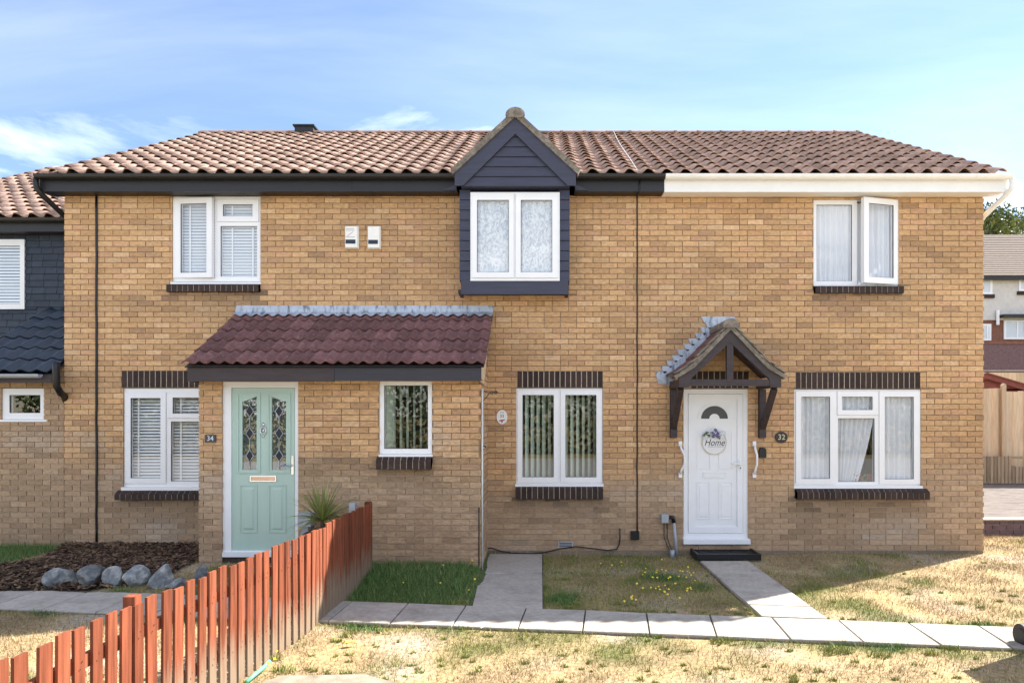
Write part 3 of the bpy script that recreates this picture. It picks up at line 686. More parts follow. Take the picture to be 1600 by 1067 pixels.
for sg in (-1, 1):
    ap, ft = (XG, 5.865), (XG + sg * .79, 5.145)
    poly = [(XG, 5.865), (XG + sg * .80, 5.135), (XG + sg * .80, 4.972), (XG + sg * .69, 4.972), (XG, 5.655)]
    mk('bargeboard', MB().prism(poly, 'y', YG - .018, YG + .012), M['navy'], gab)
    poly = [(XG, 5.972), (XG + sg * .855, 5.18), (XG + sg * .825, 5.112), (XG, 5.868)]
    mk('verge', MB().prism(poly, 'y', YG - .045, YG + .25), M['gablecap'], gab)
    m = MB(); y2 = RY0 + (GZA - RZ0) / math.tan(PITCH) + .1
    m.add([(XG, YG - .02, 5.93), (XG + sg * .83, YG - .02, 5.165), (XG + sg * .83, .1, 5.165), (XG, y2 + .1, 5.93)], [(0, 1, 2, 3)]); mk('slope', m, M['tile'], gab)
    # flared feet of the fascia either side
    mk('sprocket', MB().prism([(XG + sg * .80, 5.06), (XG + sg * .97, 4.975), (XG + sg * .80, 4.975)], 'y', -.24, -.225), M['navy'], gab)
for a, b in ((YG - .06, .38), (.385, .80), (.805, 1.25)):
    m = MB(); n = 12; m.prism([(XG + .128 * math.cos(-.3 + (math.pi + .6) * i / n), 5.885 + .105 * math.sin(-.3 + (math.pi + .6) * i / n)) for i in range(n + 1)], 'y', a, b); mk('ridge_tile', m, M['gablecap'], gab)
# oriel box
YO = -.31
orl = empty('oriel_window', (XG, YO, 3.5)); orl.parent = H33; orl.location = Vector((XG, YO, 3.5)) - W[H33.name]
ox0, ox1 = wx(718, YO), wx(890, YO); oz0, oz1 = wz(439, YO), 4.962
mk('box', MB().box(ox0 + .012, ox0 + .06, YO + .02, .2, oz0 - .0, oz1).box(ox1 - .06, ox1 - .012, YO + .02, .2, oz0, oz1).box(ox0 + .06, ox1 - .06, YO + .02, .2, oz0 - .05, oz0 + .01), M['navy'], orl)
for (a, b) in ((ox0, wx(735.5, YO)), (wx(873.5, YO), ox1)):
    nb = 9; hh = (oz1 - oz0) / nb
    for i in range(nb):
        z0 = oz0 + i * hh; m = MB()
        m.add([(a, YO - .002, z0), (b, YO - .002, z0), (b, YO + .010, z0 + hh - .006), (a, YO + .010, z0 + hh - .006), (a, YO + .3, z0), (b, YO + .3, z0), (b, YO + .3, z0 + hh - .006), (a, YO + .3, z0 + hh - .006)],
              [(0, 1, 2, 3), (0, 3, 7, 4), (1, 5, 6, 2), (3, 2, 6, 7), (0, 4, 5, 1)]); mk('board', m, M['navy'], orl)
mk('base_board', MB().box(wx(720.5, YO), wx(888, YO), YO - .012, YO + .02, wz(460, YO), wz(438.3, YO)), M['navy'], orl)
for x in (wx(722, 0), wx(885, 0)):
    mk('bracket', MB().prism([(YO + .03, 3.63), (.0, 3.63), (.0, 3.565), (YO + .03, 3.585)], 'x', x - .02, x + .02), M['blackboard'], orl)
mk('underside', MB().box(ox0 + .06, ox1 - .06, YO + .02, .0, 3.60, 3.615), M['brown'], orl)
YOW = YO - .016
oo = (735, 874.5, 300.5, 438.8)
w = window(H33, oo, [dict(s=(737, 803.3, 303.5, 434.5), g=(745.4, 795.2, 313, 425.8)), dict(s=(805.6, 872, 303.5, 434.5), g=(813.8, 862.8, 313, 425.8))], YOW)
curtain(w, (737, 873, 306, 436), YOW + .055, 'lace', amp=.008, freq=26); roomback(w, oo, 1.2)

# ---------------------------------------------------------------- door and canopy of the right-hand house
def plank(mb, r, y0, y1): mb.box(r[0], r[1], y0, y1, r[2], r[3])
def raised(mb, r, Y, t=.012, bev=.02):
    x0, x1, z0, z1 = r
    mb.add([(x0, Y, z0), (x1, Y, z0), (x1, Y, z1), (x0, Y, z1), (x0+bev, Y-t, z0+bev), (x1-bev, Y-t, z0+bev), (x1-bev, Y-t, z1-bev), (x0+bev, Y-t, z1-bev)], [(4, 5, 6, 7), (0, 1, 5, 4), (1, 2, 6, 5), (2, 3, 7, 6), (3, 0, 4, 7)])
def moulding(mb, r, Y, wd=.012, t=.008):
    i = grow(r, -wd); ring(mb, r, i, Y - t, Y + .004)
YD = .02
dr = empty('door', (2.4, YD, .15)); dr.parent = H32; dr.location = Vector((2.4, YD, .15)) - W[H32.name]
P = lambda a, b, c, d, Y=YD: prect((a, b, c, d), Y)
m = MB(); ring(m, P(1068, 1169, 608, 848), P(1075, 1161, 615, 833), YD, YD + .08); mk('frame', m, M['upvc'], dr)
m = MB(); ring(m, P(1075.5, 1160.5, 615.5, 832.5), P(1085, 1152, 624, 823), YD - .006, YD + .05); mk('leaf_frame', m, M['upvc'], dr)
mk('leaf', MB().box(*P(1084, 1153, 623, 824)[:2], YD + .012, YD + .05, *P(1084, 1153, 623, 824)[2:]), M['upvc'], dr)
mk('threshold', MB().prism([(YD + .02, wz(840)), (-.05, wz(842)), (-.05, wz(849)), (YD + .02, wz(849))], 'x', wx(1067), wx(1171)), M['upvc'], dr)
m = MB(); yl = YD + .012
for r in ((1089, 1109, 752.5, 810.5), (1123, 1144, 752.5, 810.5)): rr = P(*r, yl); moulding(m, rr, yl, .010, .007); raised(m, grow(rr, -.025), yl, .006, .012)
for r in ((1089, 1110, 673, 732.5), (1123, 1144, 673, 732.5)): moulding(m, P(*r, yl), yl, .010, .007)
mk('door_panel', m, M['upvc'], dr)
cx, cz = wx(1116.3, yl), wz(654, yl)
def arch(r0, r1, y0, y1, n=16):
    return [(cx + r1 * math.cos(math.pi * i / n), cz + r1 * math.sin(math.pi * i / n) * .95) for i in range(n + 1)] + [(cx + r0 * math.cos(math.pi * (n - i) / n), cz + r0 * math.sin(math.pi * (n - i) / n) * .95) for i in range(n + 1)]
mk('arch_trim', MB().prism(arch(.19, .235, 0, 0), 'y', yl - .008, yl + .004), M['upvc'], dr)
m = MB(); a_ = arch(.072, .186, 0, 0)
m.prism([(x, max(z, cz + .0)) for x, z in a_], 'y', yl - .003, yl + .004); mk('pane', m, mat('grey_fanlight', (.07, .072, .074), .2), dr)
m = MB(); moulding(m, P(1098, 1134, 738, 746.5, yl), yl, .006, .008); mk('letterbox', m.box(*P(1100, 1132, 740, 745, yl)[:2], yl - .006, yl + .002, *P(1100, 1132, 740, 745, yl)[2:]), M['upvc'], dr)
hx, hz = wx(1156, yl), wz(724, yl)
mk('handle', MB().box(hx - .014, hx + .014, yl - .03, yl - .016, hz - .10, hz + .06).bar((hx, yl - .05, hz), (hx - .11, yl - .055, hz + .004), .02, .018).box(hx - .01, hx + .01, yl - .05, yl - .03, hz - .01, hz + .01), M['upvc'], dr)
mk('keyhole', MB().disc(hx, yl - .0305, hz - .06, .008, .012, .002, 12), M['dark'], dr)

YC = -.70
can = empty('door_canopy', (2.42, 0, 2.4)); can.parent = H32; can.location = Vector((2.42, 0, 2.4)) - W[H32.name]
CX, CZ = 2.418, 3.035
for sg in (-1, 1):
    # timber rafters of the front truss, with a bell-cast foot
    top = [(CX, CZ), (CX + sg * .50, CZ - .50), (CX + sg * .62, CZ - .575)]
    poly = [(CX, CZ), (CX + sg * .46, CZ - .475), (CX + sg * .655, CZ - .60), (CX + sg * .655, CZ - .73), (CX + sg * .52, CZ - .73), (CX + sg * .50, CZ - .62), (CX, CZ - .155)]
    mk('rafter', MB().prism(poly, 'y', YC, YC + .07), M['brown'], can)
    # mortar bedded verge
    poly = [(CX, CZ + .075), (CX + sg * .50, CZ - .44), (CX + sg * .72, CZ - .585), (CX + sg * .70, CZ - .625), (CX + sg * .47, CZ - .49), (CX, CZ + .004)]
    mk('verge', MB().prism(poly, 'y', YC - .03, YC + .10), M['gablecap'], can)
    mk('side_plate', MB().box(CX + sg * .60 - .05, CX + sg * .60 + .05, YC + .075, .0, CZ - .73, CZ - .63), M['brown'], can)
    # wall post and brace
    xp = CX + sg * .62 if sg > 0 else CX - .60
    mk('post', MB().box(xp - .045, xp + .045, -.075, -.002, wz(684), CZ - .735), M['brown'], can)
    mk('brace', MB().bar((xp, -.06, wz(668)), (xp, YC + .16, CZ - .74), .07, .07, (1, 0, 0)), M['brown'], can)
    # plain tiles on the slope, row by row
    a0 = math.atan2(.515, .50)
    rows = [(.70, -.567, 33), (.56, -.478, 38), (.43, -.355, 45), (.29, -.213, 45), (.15, -.07, 45)]
    for (ox, oz, ang) in rows:
        for q in range(4):
            y0 = YC - .045 + q * .186; m = MB(); c, s = math.cos(R(ang)), math.sin(R(ang)); L = .24; t = .022
            x0, z0 = CX + sg * ox, CZ + oz + .035
            p = [(x0, z0), (x0 - sg * c * L, z0 + s * L - .012), (x0 - sg * (c * L - s * t * 0), z0 + s * L - t - .012), (x0 - sg * .004, z0 - t)]
            m.prism(p, 'y', y0, y0 + .180); mk('tile', m, M['porchtile'] if q else M['gablecap'], can, origin=(x0, y0, z0))
    mk('underboard', MB().prism([(CX, CZ - .02), (CX + sg * .62, CZ - .575), (CX + sg * .61, CZ - .585), (CX, CZ - .035)], 'y', YC + .075, -.002), M['brown'], can)
for q in range(2):
    m = MB(); n = 10; y0 = YC - .05 + q * .37
    m.prism([(CX + .105 * math.cos(-.35 + (math.pi + .7) * i / n), CZ + .055 + .088 * math.sin(-.35 + (math.pi + .7) * i / n)) for i in range(n + 1)], 'y', y0, y0 + .365); mk('ridge_tile', m, M['gablecap'], can)
mk('king_post', MB().box(CX - .042, CX + .042, YC + .004, YC + .066, CZ - .66, CZ - .10), M['brown'], can)
mk('tie_beam', MB().box(CX - .53, CX + .53, YC + .008, YC + .062, CZ - .715, CZ - .63), M['brown'], can)
# stepped lead flashing
steps = [(1095, 495, 1148, 512), (1094, 512, 1112, 521), (1085, 520.5, 1106, 529), (1075, 529, 1098, 537.5), (1067, 537.5, 1090, 546), (1057, 546, 1082, 555), (1049, 555, 1074, 563.5), (1041, 563.5, 1064, 572), (1032, 572, 1056, 581), (1023.5, 580, 1048, 597)]
for (a, b, c, d) in steps:
    m = MB(); dd = 12 if c - a > 40 else 5; m.prism([(wx(a), wz(b)), (wx(c), wz(b)), (wx(c + 6), wz(d + 6)), (wx(a + dd), wz(d + 2))], 'y', -.004 - rnd.uniform(0, .003), -.011); mk('lead_step', m, M['lead'], can)
m = MB(); m.prism([(CX - .80, CZ - .60), (CX - .02, CZ + .16), (CX - .02, CZ + .02), (CX - .72, CZ - .66)], 'y', -.012, -.03); mk('lead_apron', m, M['lead'], can)

# ---------------------------------------------------------------- the shared lean-to porch
por = empty('porch', (-2.47, YP, 0), 'brick lean-to porch with purple brown tiles, sage green door and small blind window', 'porch')
ZPT = wz(595, YP)
pd = (347, 466, 596, 868.5); pw = (593, 675, 596, 712.5)
ps = sill(por, 589, 675, 713, 733, YP, proj=.07, drop=.055)
ph_ = [(wx(pd[0], YP), wx(pd[1], YP), -.3, wz(pd[2], YP)), prect(pw, YP), ps]
def psides(m):
    m.box(PX0 + .011, PX0 + .2, YP + .225, -.002, -.2, 2.72).box(PX1 - .2, PX1 - .011, YP + .225, -.002, -.2, 2.72)
pwall = wall_obj(por, (PX0 + .011, PX1 - .011, -.2, ZPT + .05), ph_, YP, extra=psides)
prs = brick_rects(PX0, PX1, -.15, ZPT + .05, ph_, ph=.06)
pside = brick_rects(YP + .09, -.004, -.15, 2.6, [])
brickwork(pwall, prs, YP, [(ps[0], ps[1], ps[2], .35, .9), (-3.0, -.8, 1.42, .28, .75), (-4.2, -3.9, .5, .5, .3)], 1.42, extra=[('r', PX1, pside), ('l', PX0, pside)])
# porch roof
PE = (YP - .33, wz(571, YP - .33)); PTp = (0.0, wz(494, 0)); PP = math.atan2(PTp[1] - PE[1], PTp[0] - PE[0])
prl = math.hypot(PTp[1] - PE[1], PTp[0] - PE[0]); pg = prl / 4.75
prf = mk('roof', MB().add([(PX0 - .03, PE[0] + .04, PE[1] - .02), (PX1 + .06, PE[0] + .04, PE[1] - .02), (PX1 + .06, 0, PTp[1] - .06), (PX0 - .03, 0, PTp[1] - .06)], [(0, 1, 2, 3)]), M['brown'], por)
ptm = tile_mesh('double_roman_tile', .297, pg + .075, 2, .034, .016, .022, 9, M['porchtile'], 1.5)
lay_tiles(prf, ptm, -4.235, 12, .297, PE[0], PE[1] + .01, PP, 5, pg, jit=.004)
m = MB(); n = 40
for i in range(n):
    pass
nx_ = 120; vs = []; fs = []
for i in range(nx_):
    x = wx(368) + (wx(770.5) - wx(368)) * i / (nx_ - 1); wv = .5 - .5 * math.cos(2 * math.pi * ((x + 4.235) / .1485 + .08))
    zt = wz(477.5) + .004 * mnoise.noise(Vector((x * 6, 0, 0)))
    vs += [(x + .012, -.008, zt), (x, -.02, PTp[1] + .055), (x - .004, -.15, PTp[1] - .15 * math.tan(PP) + .062 + .034 * wv ** 1.5)]
for i in range(nx_ - 1):
    for k in range(2): a = i*3+k; fs.append((a, a+3, a+4, a+1))
mk('lead_flashing', MB().add(vs, fs), M['lead'], por, smooth=False)
YF = YP - .26
mk('fascia', MB().box(wx(294, YF), wx(522, YF), YF, YF + .025, wz(596, YF), wz(571, YF)), M['brown'], por)
mk('fascia', MB().box(wx(522.4, YF), wx(752, YF), YF + .002, YF + .025, wz(595, YF), wz(571, YF)), M['porchboard'], por)
mk('soffit', MB().box(wx(294, YF), wx(752, YF), YF + .026, YP + .01, wz(595, YF) + .012, wz(595, YF) + .02), M['brown'], por)
for x, sg in ((PX1 + .01, 1), (PX0 - .01, -1)):
    mk('verge_board', MB().prism([(YF + .03, wz(595, YF)), (YF + .03, PE[1] - .01), (-.01, PTp[1] - .06), (-.01, PTp[1] - .2), (YP + .3, wz(595, YF) + .06), (YP + .1, wz(595, YF) - .02)], 'x', x - .012, x + .012), M['fencenew'] if sg > 0 else M['brown'], por)
# porch window
w = window(por, (593, 675, 596, 709), [dict(g=(600.2, 668.8, 602, 701))], YP + .02, ledge=(592, 676, 709, 713.5))
verticals(w, (611, 672, 598, 706), YP + .15, .083, 84); verticals(w, (598, 612, 598, 706), YP + .17, .06, 12, .09)
roomback(w, (593, 675, 596, 709), YP + .95)
# sage green door
YD = YP + .03; dr = empty('door', (-3.3, YD, .2)); dr.parent = por; dr.location = Vector((-3.3, YD, .2)) - W[por.name]
m = MB(); ring(m, P(347.5, 466, 596.5, 868, YD), P(361, 461, 605.5, 860, YD), YD, YD + .08); mk('frame', m, M['upvc'], dr)
mk('threshold', MB().box(wx(347, YD - .04), wx(466, YD - .04), YD - .04, YD + .05, wz(869, YD), wz(861.5, YD)), M['upvc'], dr)
mk('step', MB().box(wx(349, YD), wx(465, YD), YD - .01, YD + .1, -.1, wz(869.5, YD)), M['soil'], dr)
yl = YD + .022
lf = P(361.5, 460.5, 606, 859.5, yl); g1 = (372.3, 401.5); g2 = (424.5, 447)
def zpx(px): return px
# glazed openings: arched towards the middle rail
def glz(ax, bx_, left):
    # outline in picture units: outer edge lower, curve rising to the inner edge
    x0, x1 = ax, bx_; n = 8
    top = []
    for i in range(n + 1):
        u = i / n; uu = u if left else 1 - u
        y = 627 - 8.0 * (uu ** 1.4)
        top.append((x0 + (x1 - x0) * u, y))
    return [(wx(a, yl), wz(b, yl)) for a, b in top] + [(wx(x1, yl), wz(734, yl)), (wx(x0, yl), wz(734, yl))]
leaf = MB(); xa, xb = wx(378.5, yl), wx(401, yl); xc, xd = wx(424.5, yl), wx(447, yl); zb_, zt_ = wz(734, yl), wz(619, yl)
for c in cells(lf, [(xa, xb, zb_, zt_), (xc, xd, zb_, zt_)]): leaf.box(c[0], c[1], yl, yl + .045, c[2], c[3])
def fill(ax, bx_, left):
    pts = glz(ax, bx_, left)[:9]
    for (p, q) in zip(pts, pts[1:]): leaf.prism([p, q, (q[0], zt_ + .001), (p[0], zt_ + .001)], 'y', yl + .001, yl + .04)
fill(378.5, 401, True); fill(424.5, 447, False)
mk('leaf', leaf, M['sage'], dr)
mo = MB()
for (a, b) in ((371, 407), (418.5, 454.5)):
    r = P(a, b, 614, 739, yl); moulding(mo, r, yl, .016, .012); moulding(mo, grow(r, -.03), yl, .008, .008) if False else None
for (a, b) in ((375, 402), (420, 447)):
    r = P(a, b, 757, 832, yl); moulding(mo, r, yl, .012, .008); raised(mo, grow(r, -.03), yl + .002, .012, .03)
mk('moulding', mo, M['sage'], dr)
for (a, b, lft) in ((378.5, 401, True), (424.5, 447, False)):
    poly = glz(a, b, lft); mk('pane', MB().prism(poly, 'y', yl + .014, yl + .018), M['glass'], dr)
    mk('obscure_backing', MB().prism(poly, 'y', yl + .022, yl + .026), mat('obscure_glass', (.045, .05, .05), .3, .5, 25, col2=(.17, .18, .17), c2scale=9, c2lo=.5, c2hi=.75), dr)
    ld = MB(); dm = MB(); cxp = (a + b) / 2
    for cy in (642.5, 677, 712):
        q = [(cxp, cy - 9.5), (cxp + 6.0, cy), (cxp, cy + 9.5), (cxp - 6.0, cy)]
        qq = [(wx(u, yl), yl + .008, wz(v, yl)) for u, v in q]
        for i in range(4): ld.bar(qq[i], qq[(i+1) % 4], .006, .007, (0, 1, 0))
        dm.prism([(p[0], p[2]) for p in qq], 'y', yl + .010, yl + .012)
        ld.bar((wx(a, yl), yl + .008, wz(cy, yl)), qq[3], .006, .006, (0, 1, 0)); ld.bar(qq[1], (wx(b, yl), yl + .008, wz(cy, yl)), .006, .006, (0, 1, 0))
    ys = [622, 633, 652, 667.5, 686.5, 702.5, 721.5, 734]
    for i in (0, 2, 4, 6): ld.bar((wx(cxp, yl), yl + .008, wz(ys[i], yl)), (wx(cxp, yl), yl + .008, wz(ys[i+1], yl)), .006, .006, (0, 1, 0))
    mk('leading', ld, M['lead'], dr); mk('diamond_panes', dm, M['dark'], dr)
lb = P(391, 432, 743, 752, yl); m = MB(); ring(m, lb, grow(lb, -.012), yl - .012, yl + .004); mk('letterbox', m, M['chrome'], dr)
mk('letter_flap', MB().box(lb[0] + .013, lb[1] - .013, yl - .006, yl + .002, lb[2] + .013, lb[3] - .013), M['copper'], dr)
kx, kz = wx(412, yl), wz(672, yl); kn = MB()
kn.tube([(kx + .036 * math.sin(2*math.pi*i/16), yl - .02, kz - .005 + .045 * math.cos(2*math.pi*i/16)) for i in range(17)], .007, 6).disc(kx, yl, kz + .07, .015, .022, .02, 12).disc(kx, yl, kz - .005, .016, .02, .018, 12).disc(kx, yl, kz - .075, .01, .016, .02, 10)
mk('knocker', kn, M['chrome'], dr, smooth=True)
hx, hz = wx(457.5, yl), wz(727, yl)
mk('handle', MB().box(hx - .015, hx + .015, yl - .012, yl, hz - .11, hz + .12).tube([(hx, yl - .01, hz), (hx, yl - .05, hz), (hx - .14, yl - .055, hz)], .010, 8), M['chrome'], dr)

# ---------------------------------------------------------------- neighbouring slate-hung house at the left
NB = empty('slate_hung_house', (-8.6, 1.5, 0), 'dark slate hung house at the left edge with blue black lean-to roof', 'house')
YN, YN0, NX0, NX1 = 1.5, .03, -10.85, -6.62
NL = -7.95
nhole = prect((4, 70, 607, 659), YN0 + .02)
nw = wall_obj(NB, (NL + .007, NX1, -.2, 2.62), [nhole], YN0, extra=lambda m: m.box(NX0, NL, YN + .01, YN + .2, -.2, 3.2).box(NL + .007, NL + .2, YN0 + .23, YN, -.2, 2.6))
nr = brick_rects(NL, NX1 - .004, -.15, 2.6, [nhole], ph=.13); onscreen = [r for r in nr]
brickwork(nw, onscreen, YN0, [], 2.6, limit=260, extra=[('l', NL, brick_rects(YN0 + .09, YN, -.15, 2.5, [])), ('f', YN, brick_rects(NX0, NL, -.15, 3.2, []))])
mk('upper_wall', MB().box(NX0, NX1, YN + .035, YN + .2, 2.6, 4.95), M['slate'], NB)
mk('flank_wall', MB().box(NX0, NX0 + .2, YN + .21, 9, -.2, 4.9), M['mortar'], NB)
nwin = prect((-20, 38, 374, 483), YN); sp = [o for o in NB.children if o.name.startswith('upper_wall')][0]
k = 0; z = 2.62
while z < 4.86:
    x = NX1 - .004 - (.09 if k % 2 else 0); first = True
    while x > -8.75:
        ww = rnd.choice([.17, .19, .21, .23]); a, b = max(x - ww, -8.75), x; x -= ww
        for c in cells((a + .003, b - .002, z, z + .13), [h for h in [nwin] if h[0] < b and h[1] > a and h[2] < z + .13 and h[3] > z]):
            if c[1] - c[0] < .02 or c[3] - c[2] < .02: continue
            j = rnd.uniform(0, .004); m = MB(); zz0, zz1 = c[2] + rnd.uniform(-.003, .003), c[3]
            m.add([(c[0], YN - .002 + j, zz0), (c[1], YN - .002 + j, zz0), (c[1], YN + .02, zz1), (c[0], YN + .02, zz1), (c[0], YN + .012 + j, zz0), (c[1], YN + .012 + j, zz0)], [(0, 1, 2, 3), (4, 5, 1, 0), (0, 3, 4), (1, 5, 2)])
            mk('slate', m, M['slate'], sp, origin=(c[0], YN, zz0))
    z += .106; k += 1
mk('slate_infill', MB().box(NX0, -8.755, YN + .004, YN + .03, 2.62, 4.9), M['slate'], sp)
w = window(NB, (-20, 38, 374, 483), [dict(g=(-8, 31, 384, 475))], YN - .012)
venetian(w, (-18, 36, 378, 480), YN + .025, .05, 66)
w = window(NB, (4, 70, 607, 655), [dict(g=(14.5, 63, 617, 645))], YN0 + .02, ledge=(0, 74, 655, 659)); roomback(w, (4, 70, 607, 655), YN0 + .9)
# lean-to tiles
LE = (-.28, wz(583, -.28)); LT = (YN, wz(485, YN)); LP = math.atan2(LT[1] - LE[1], LT[0] - LE[0]); ll = math.hypot(LT[1] - LE[1], LT[0] - LE[0]); lg = ll / 6.1
lt = mk('lean_to_roof', MB().add([(NL - .05, LE[0] + .05, LE[1] - .01), (NX1, LE[0] + .05, LE[1] - .01), (NX1, LT[0], LT[1] - .04), (NL - .05, LT[0], LT[1] - .04)], [(0, 1, 2, 3)]), M['slatetile'], NB)
stm = tile_mesh('slate_blue_tile', .222, lg + .07, 1, .036, .018, .022, 10, M['slatetile'], 1.4)
lay_tiles(lt, stm, NX1 - .01 - 6 * .222, 6, .222, LE[0], LE[1] + .005, LP, 6, lg)
mk('fascia', MB().box(NL - .03, NX1, -.21, -.19, wz(598, -.2), wz(584, -.2)), M['brown'], NB)
gutter(NB, NL - .03, NX1 - .12, M['grey'], -.26, wz(584.5, -.26), .05)
mk('soffit', MB().box(NL - .03, NX1, -.188, YN0 + .02, wz(598, -.2) + .01, wz(598, -.2) + .018), M['brown'], NB)
mk('downpipe', MB().tube([(wx(89, -.26), -.26, wz(566, -.26)), (wx(88, -.26), -.27, wz(575, -.26)), (wx(88.5, -.26), -.26, wz(603, -.26)), (wx(93, -.2), -.18, wz(614, -.2)), (wx(101, -.05) - .02, -.03, wz(618, -.05)), (-6.66, .2, wz(640))], .046, 10), M['black'], NB, smooth=True)
# upper roof
NE = (YN - .3, wz(345, YN - .3) + .05); NP = R(28)
nrf = MB(); rl = 5.0; cs, sn = math.cos(NP), math.sin(NP)
nrf.add([(NX0 - .08, NE[0] + .05, NE[1]), (NX1 + .02, NE[0] + .05, NE[1]), (NX1 + .02, NE[0] + cs*rl, NE[1] + sn*rl - .03), (NX0 - .08, NE[0] + cs*rl, NE[1] + sn*rl - .03), (NX0 - .08, NE[0] + 2*cs*rl, NE[1]), (NX1 + .02, NE[0] + 2*cs*rl, NE[1])], [(0, 1, 2, 3), (3, 2, 5, 4)])
nro = mk('roof', nrf, M['tile'], NB)
lay_tiles(nro, main_tile, NX1 + .01 - 17 * TW, 17, TW, NE[0], NE[1] + .0, NP, 15, rl / 15)
mk('fascia', MB().box(NX0 - .05, NX1, YN - .2, YN - .18, wz(362, YN - .2) , wz(347, YN - .2)), M['blackboard'], NB)
mk('soffit', MB().box(NX0 - .05, NX1, YN - .178, YN + .03, wz(362, YN - .2), wz(362, YN - .2) + .01), M['blackboard'], NB)
gutter(NB, NX0 - .05, NX1, M['black'], YN - .255, NE[1] - .005, .055)

# ---------------------------------------------------------------- small things on the walls
def text(name, s, size, loc, m, parent, shear=0.0, depth=.001, sx=1.0):
    cu = bpy.data.curves.new(name, 'FONT'); cu.body = s; cu.size = size; cu.align_x = 'CENTER'; cu.align_y = 'CENTER'; cu.shear = shear; cu.extrude = depth; cu.resolution_u = 3
    t = bpy.data.objects.new('t', cu); scene.collection.objects.link(t); dg = bpy.context.evaluated_depsgraph_get()
    me = bpy.data.meshes.new_from_object(t.evaluated_get(dg)); bpy.data.objects.remove(t); me.materials.clear()
    o = link(name, me, m, parent, loc, (R(90), 0, 0)); o.scale = (sx, 1, 1); return o
for (a, b, c, d, lab, txt) in ((537.5, 559, 352, 387.5, 'cream alarm box with printed lettering, left of the pair on the wall', True), (573, 594, 352, 388, 'plain cream alarm box, right of the pair on the wall', False)):
    x0, x1, z0, z1 = P(a, b, c, d, -.08); t = empty('alarm_box', ((x0+x1)/2, -.04, z0), lab, 'alarm box', 'alarm boxes on the upper wall')
    m = MB(); raised(m, (x0, x1, z0, z1), -.035, .03, .014); m.box(x0 + .001, x1 - .001, -.035, -.002, z0 + .001, z1 - .001); mk('cover', m, M['cream'], t)
    mk('strobe', MB().box(x0 + .018, x1 - .035, -.069, -.064, z0 + .062, z0 + .118), M['screen'], t)
    if txt:
        p = MB()
        for (zz, l) in ((.262, .105), (.240, .115), (.148, .12)): p.box(x0 + .022, x0 + .022 + l, -.0662, -.0655, z0 + zz, z0 + zz + .009)
        p.bar((x0 + .04, -.066, z0 + .165), (x0 + .12, -.066, z0 + .225), .008, .0008, (0, 1, 0)); mk('lettering', p, M['print'], t)
def cable(name, pts, r, m, label, cat='cable', group=None):
    return tag(mk(name, MB().tube(pts, r, 7), m, smooth=True), label, cat, group)
def wob(x, z0, z1, y, n, amp, sd):
    return [(x + amp * mnoise.noise(Vector((i * .7, sd, 0))), y, z0 + (z1 - z0) * i / n) for i in range(n + 1)]
cable('wall_cable', wob(wx(151.5), gz(-6.1, 0), 4.97, -.012, 22, .012, 3), .016, M['black'], 'black cable run down the wall beside the left hand windows')
cable('wall_cable', wob(wx(995.5), wz(830), 4.97, -.010, 26, .008, 8) + [(wx(995.5), -.1, 4.965), (wx(995.5), -.19, 4.955), (wx(995.5), -.235, 4.98), (wx(995.5), -.245, 5.10)], .010, M['black'], 'thin black cable down the wall from the black and white eaves join')
tag(mk('junction_box', MB().box(wx(985), wx(998), -.06, -.002, wz(842), wz(829)), M['black']), 'small black junction box low on the wall at the cable foot', 'box')
cable('roof_cable', [(wx(995.5, -.3), -.345, 5.21)] + [(wx(x, y), y, roof_z(y) + .06) for x, y in ((993, -.2), (985, .5), (976, 1.3), (968, 2.2), (962, 3.2), (959, 3.95))], .0045, M['whitecable'], 'white aerial cable lying down the roof tiles')
cable('white_conduit', [(wx(753.5, YP), YP + .02, wz(607, YP)), (wx(753.3, YP), YP + .02, gz(-.7, -1.1) - .02)], .011, M['whitecable'], 'thin white conduit down the right corner of the porch', 'conduit')
cable('porch_cable', [(wx(748.5, YP), YP - .008, wz(792, YP)), (wx(748.5, YP), YP - .008, gz(-.8, -1.1))], .007, M['black'], 'short black cable at the foot of the porch corner')
lo = [(757, 878), (758, 864), (761, 856.5), (768, 855), (782, 860), (800, 863), (830, 864), (852, 862), (875, 856.5), (900, 853), (930, 856.5), (950, 859), (963, 857), (967.5, 849), (968.5, 838), (968, 825)]
cable('loose_cable', [(wx(a), -.02, wz(b)) for a, b in lo], .008, M['black'], 'loose black cable sagging along the wall foot above the middle path')
t = empty('air_brick', (wx(883), 0, wz(855)), 'grey slotted air brick at the wall foot under the middle window', 'vent')
mk('surround', MB().box(wx(872), wx(895.5), -.006, .02, wz(855), wz(846.5)), M['grey'], t)
for i in range(3): mk('slot', MB().box(wx(874), wx(893.5), -.0085, -.005, wz(853.6 - i * 2.5), wz(852.4 - i * 2.5)), M['ink'], t)
# iron hanging basket bracket
bx_ = wx(753, YP + .06); bz = wz(612, YP + .06); yb = YP + .06; m = MB()
m.tube([(bx_, yb, bz + .005), (bx_ + .19, yb, bz)], .005, 6).tube([(bx_, yb, bz - .13), (bx_ + .04, yb, bz - .085), (bx_ + .10, yb, bz - .01)], .005, 6).tube([(bx_ + .002, yb, bz + .03), (bx_ + .002, yb, bz - .21)], .006, 6)
for (ox, oz, r0) in ((.125, -.018, .026), (.175, -.014, .024)):
    m.tube([(bx_ + ox + r0 * (1 - i/22) * math.cos(i * .55), yb, bz + oz + r0 * (1 - i/22) * math.sin(i * .55)) for i in range(18)], .004, 5)
for oz in (.16, .18, .2): m.tube([(bx_ - .01, yb, bz - oz), (bx_ + .016, yb, bz - oz)], .004, 5)
tag(mk('hanging_basket_bracket', m, M['iron']), 'black scrolled iron hanging basket bracket at the porch corner', 'bracket')
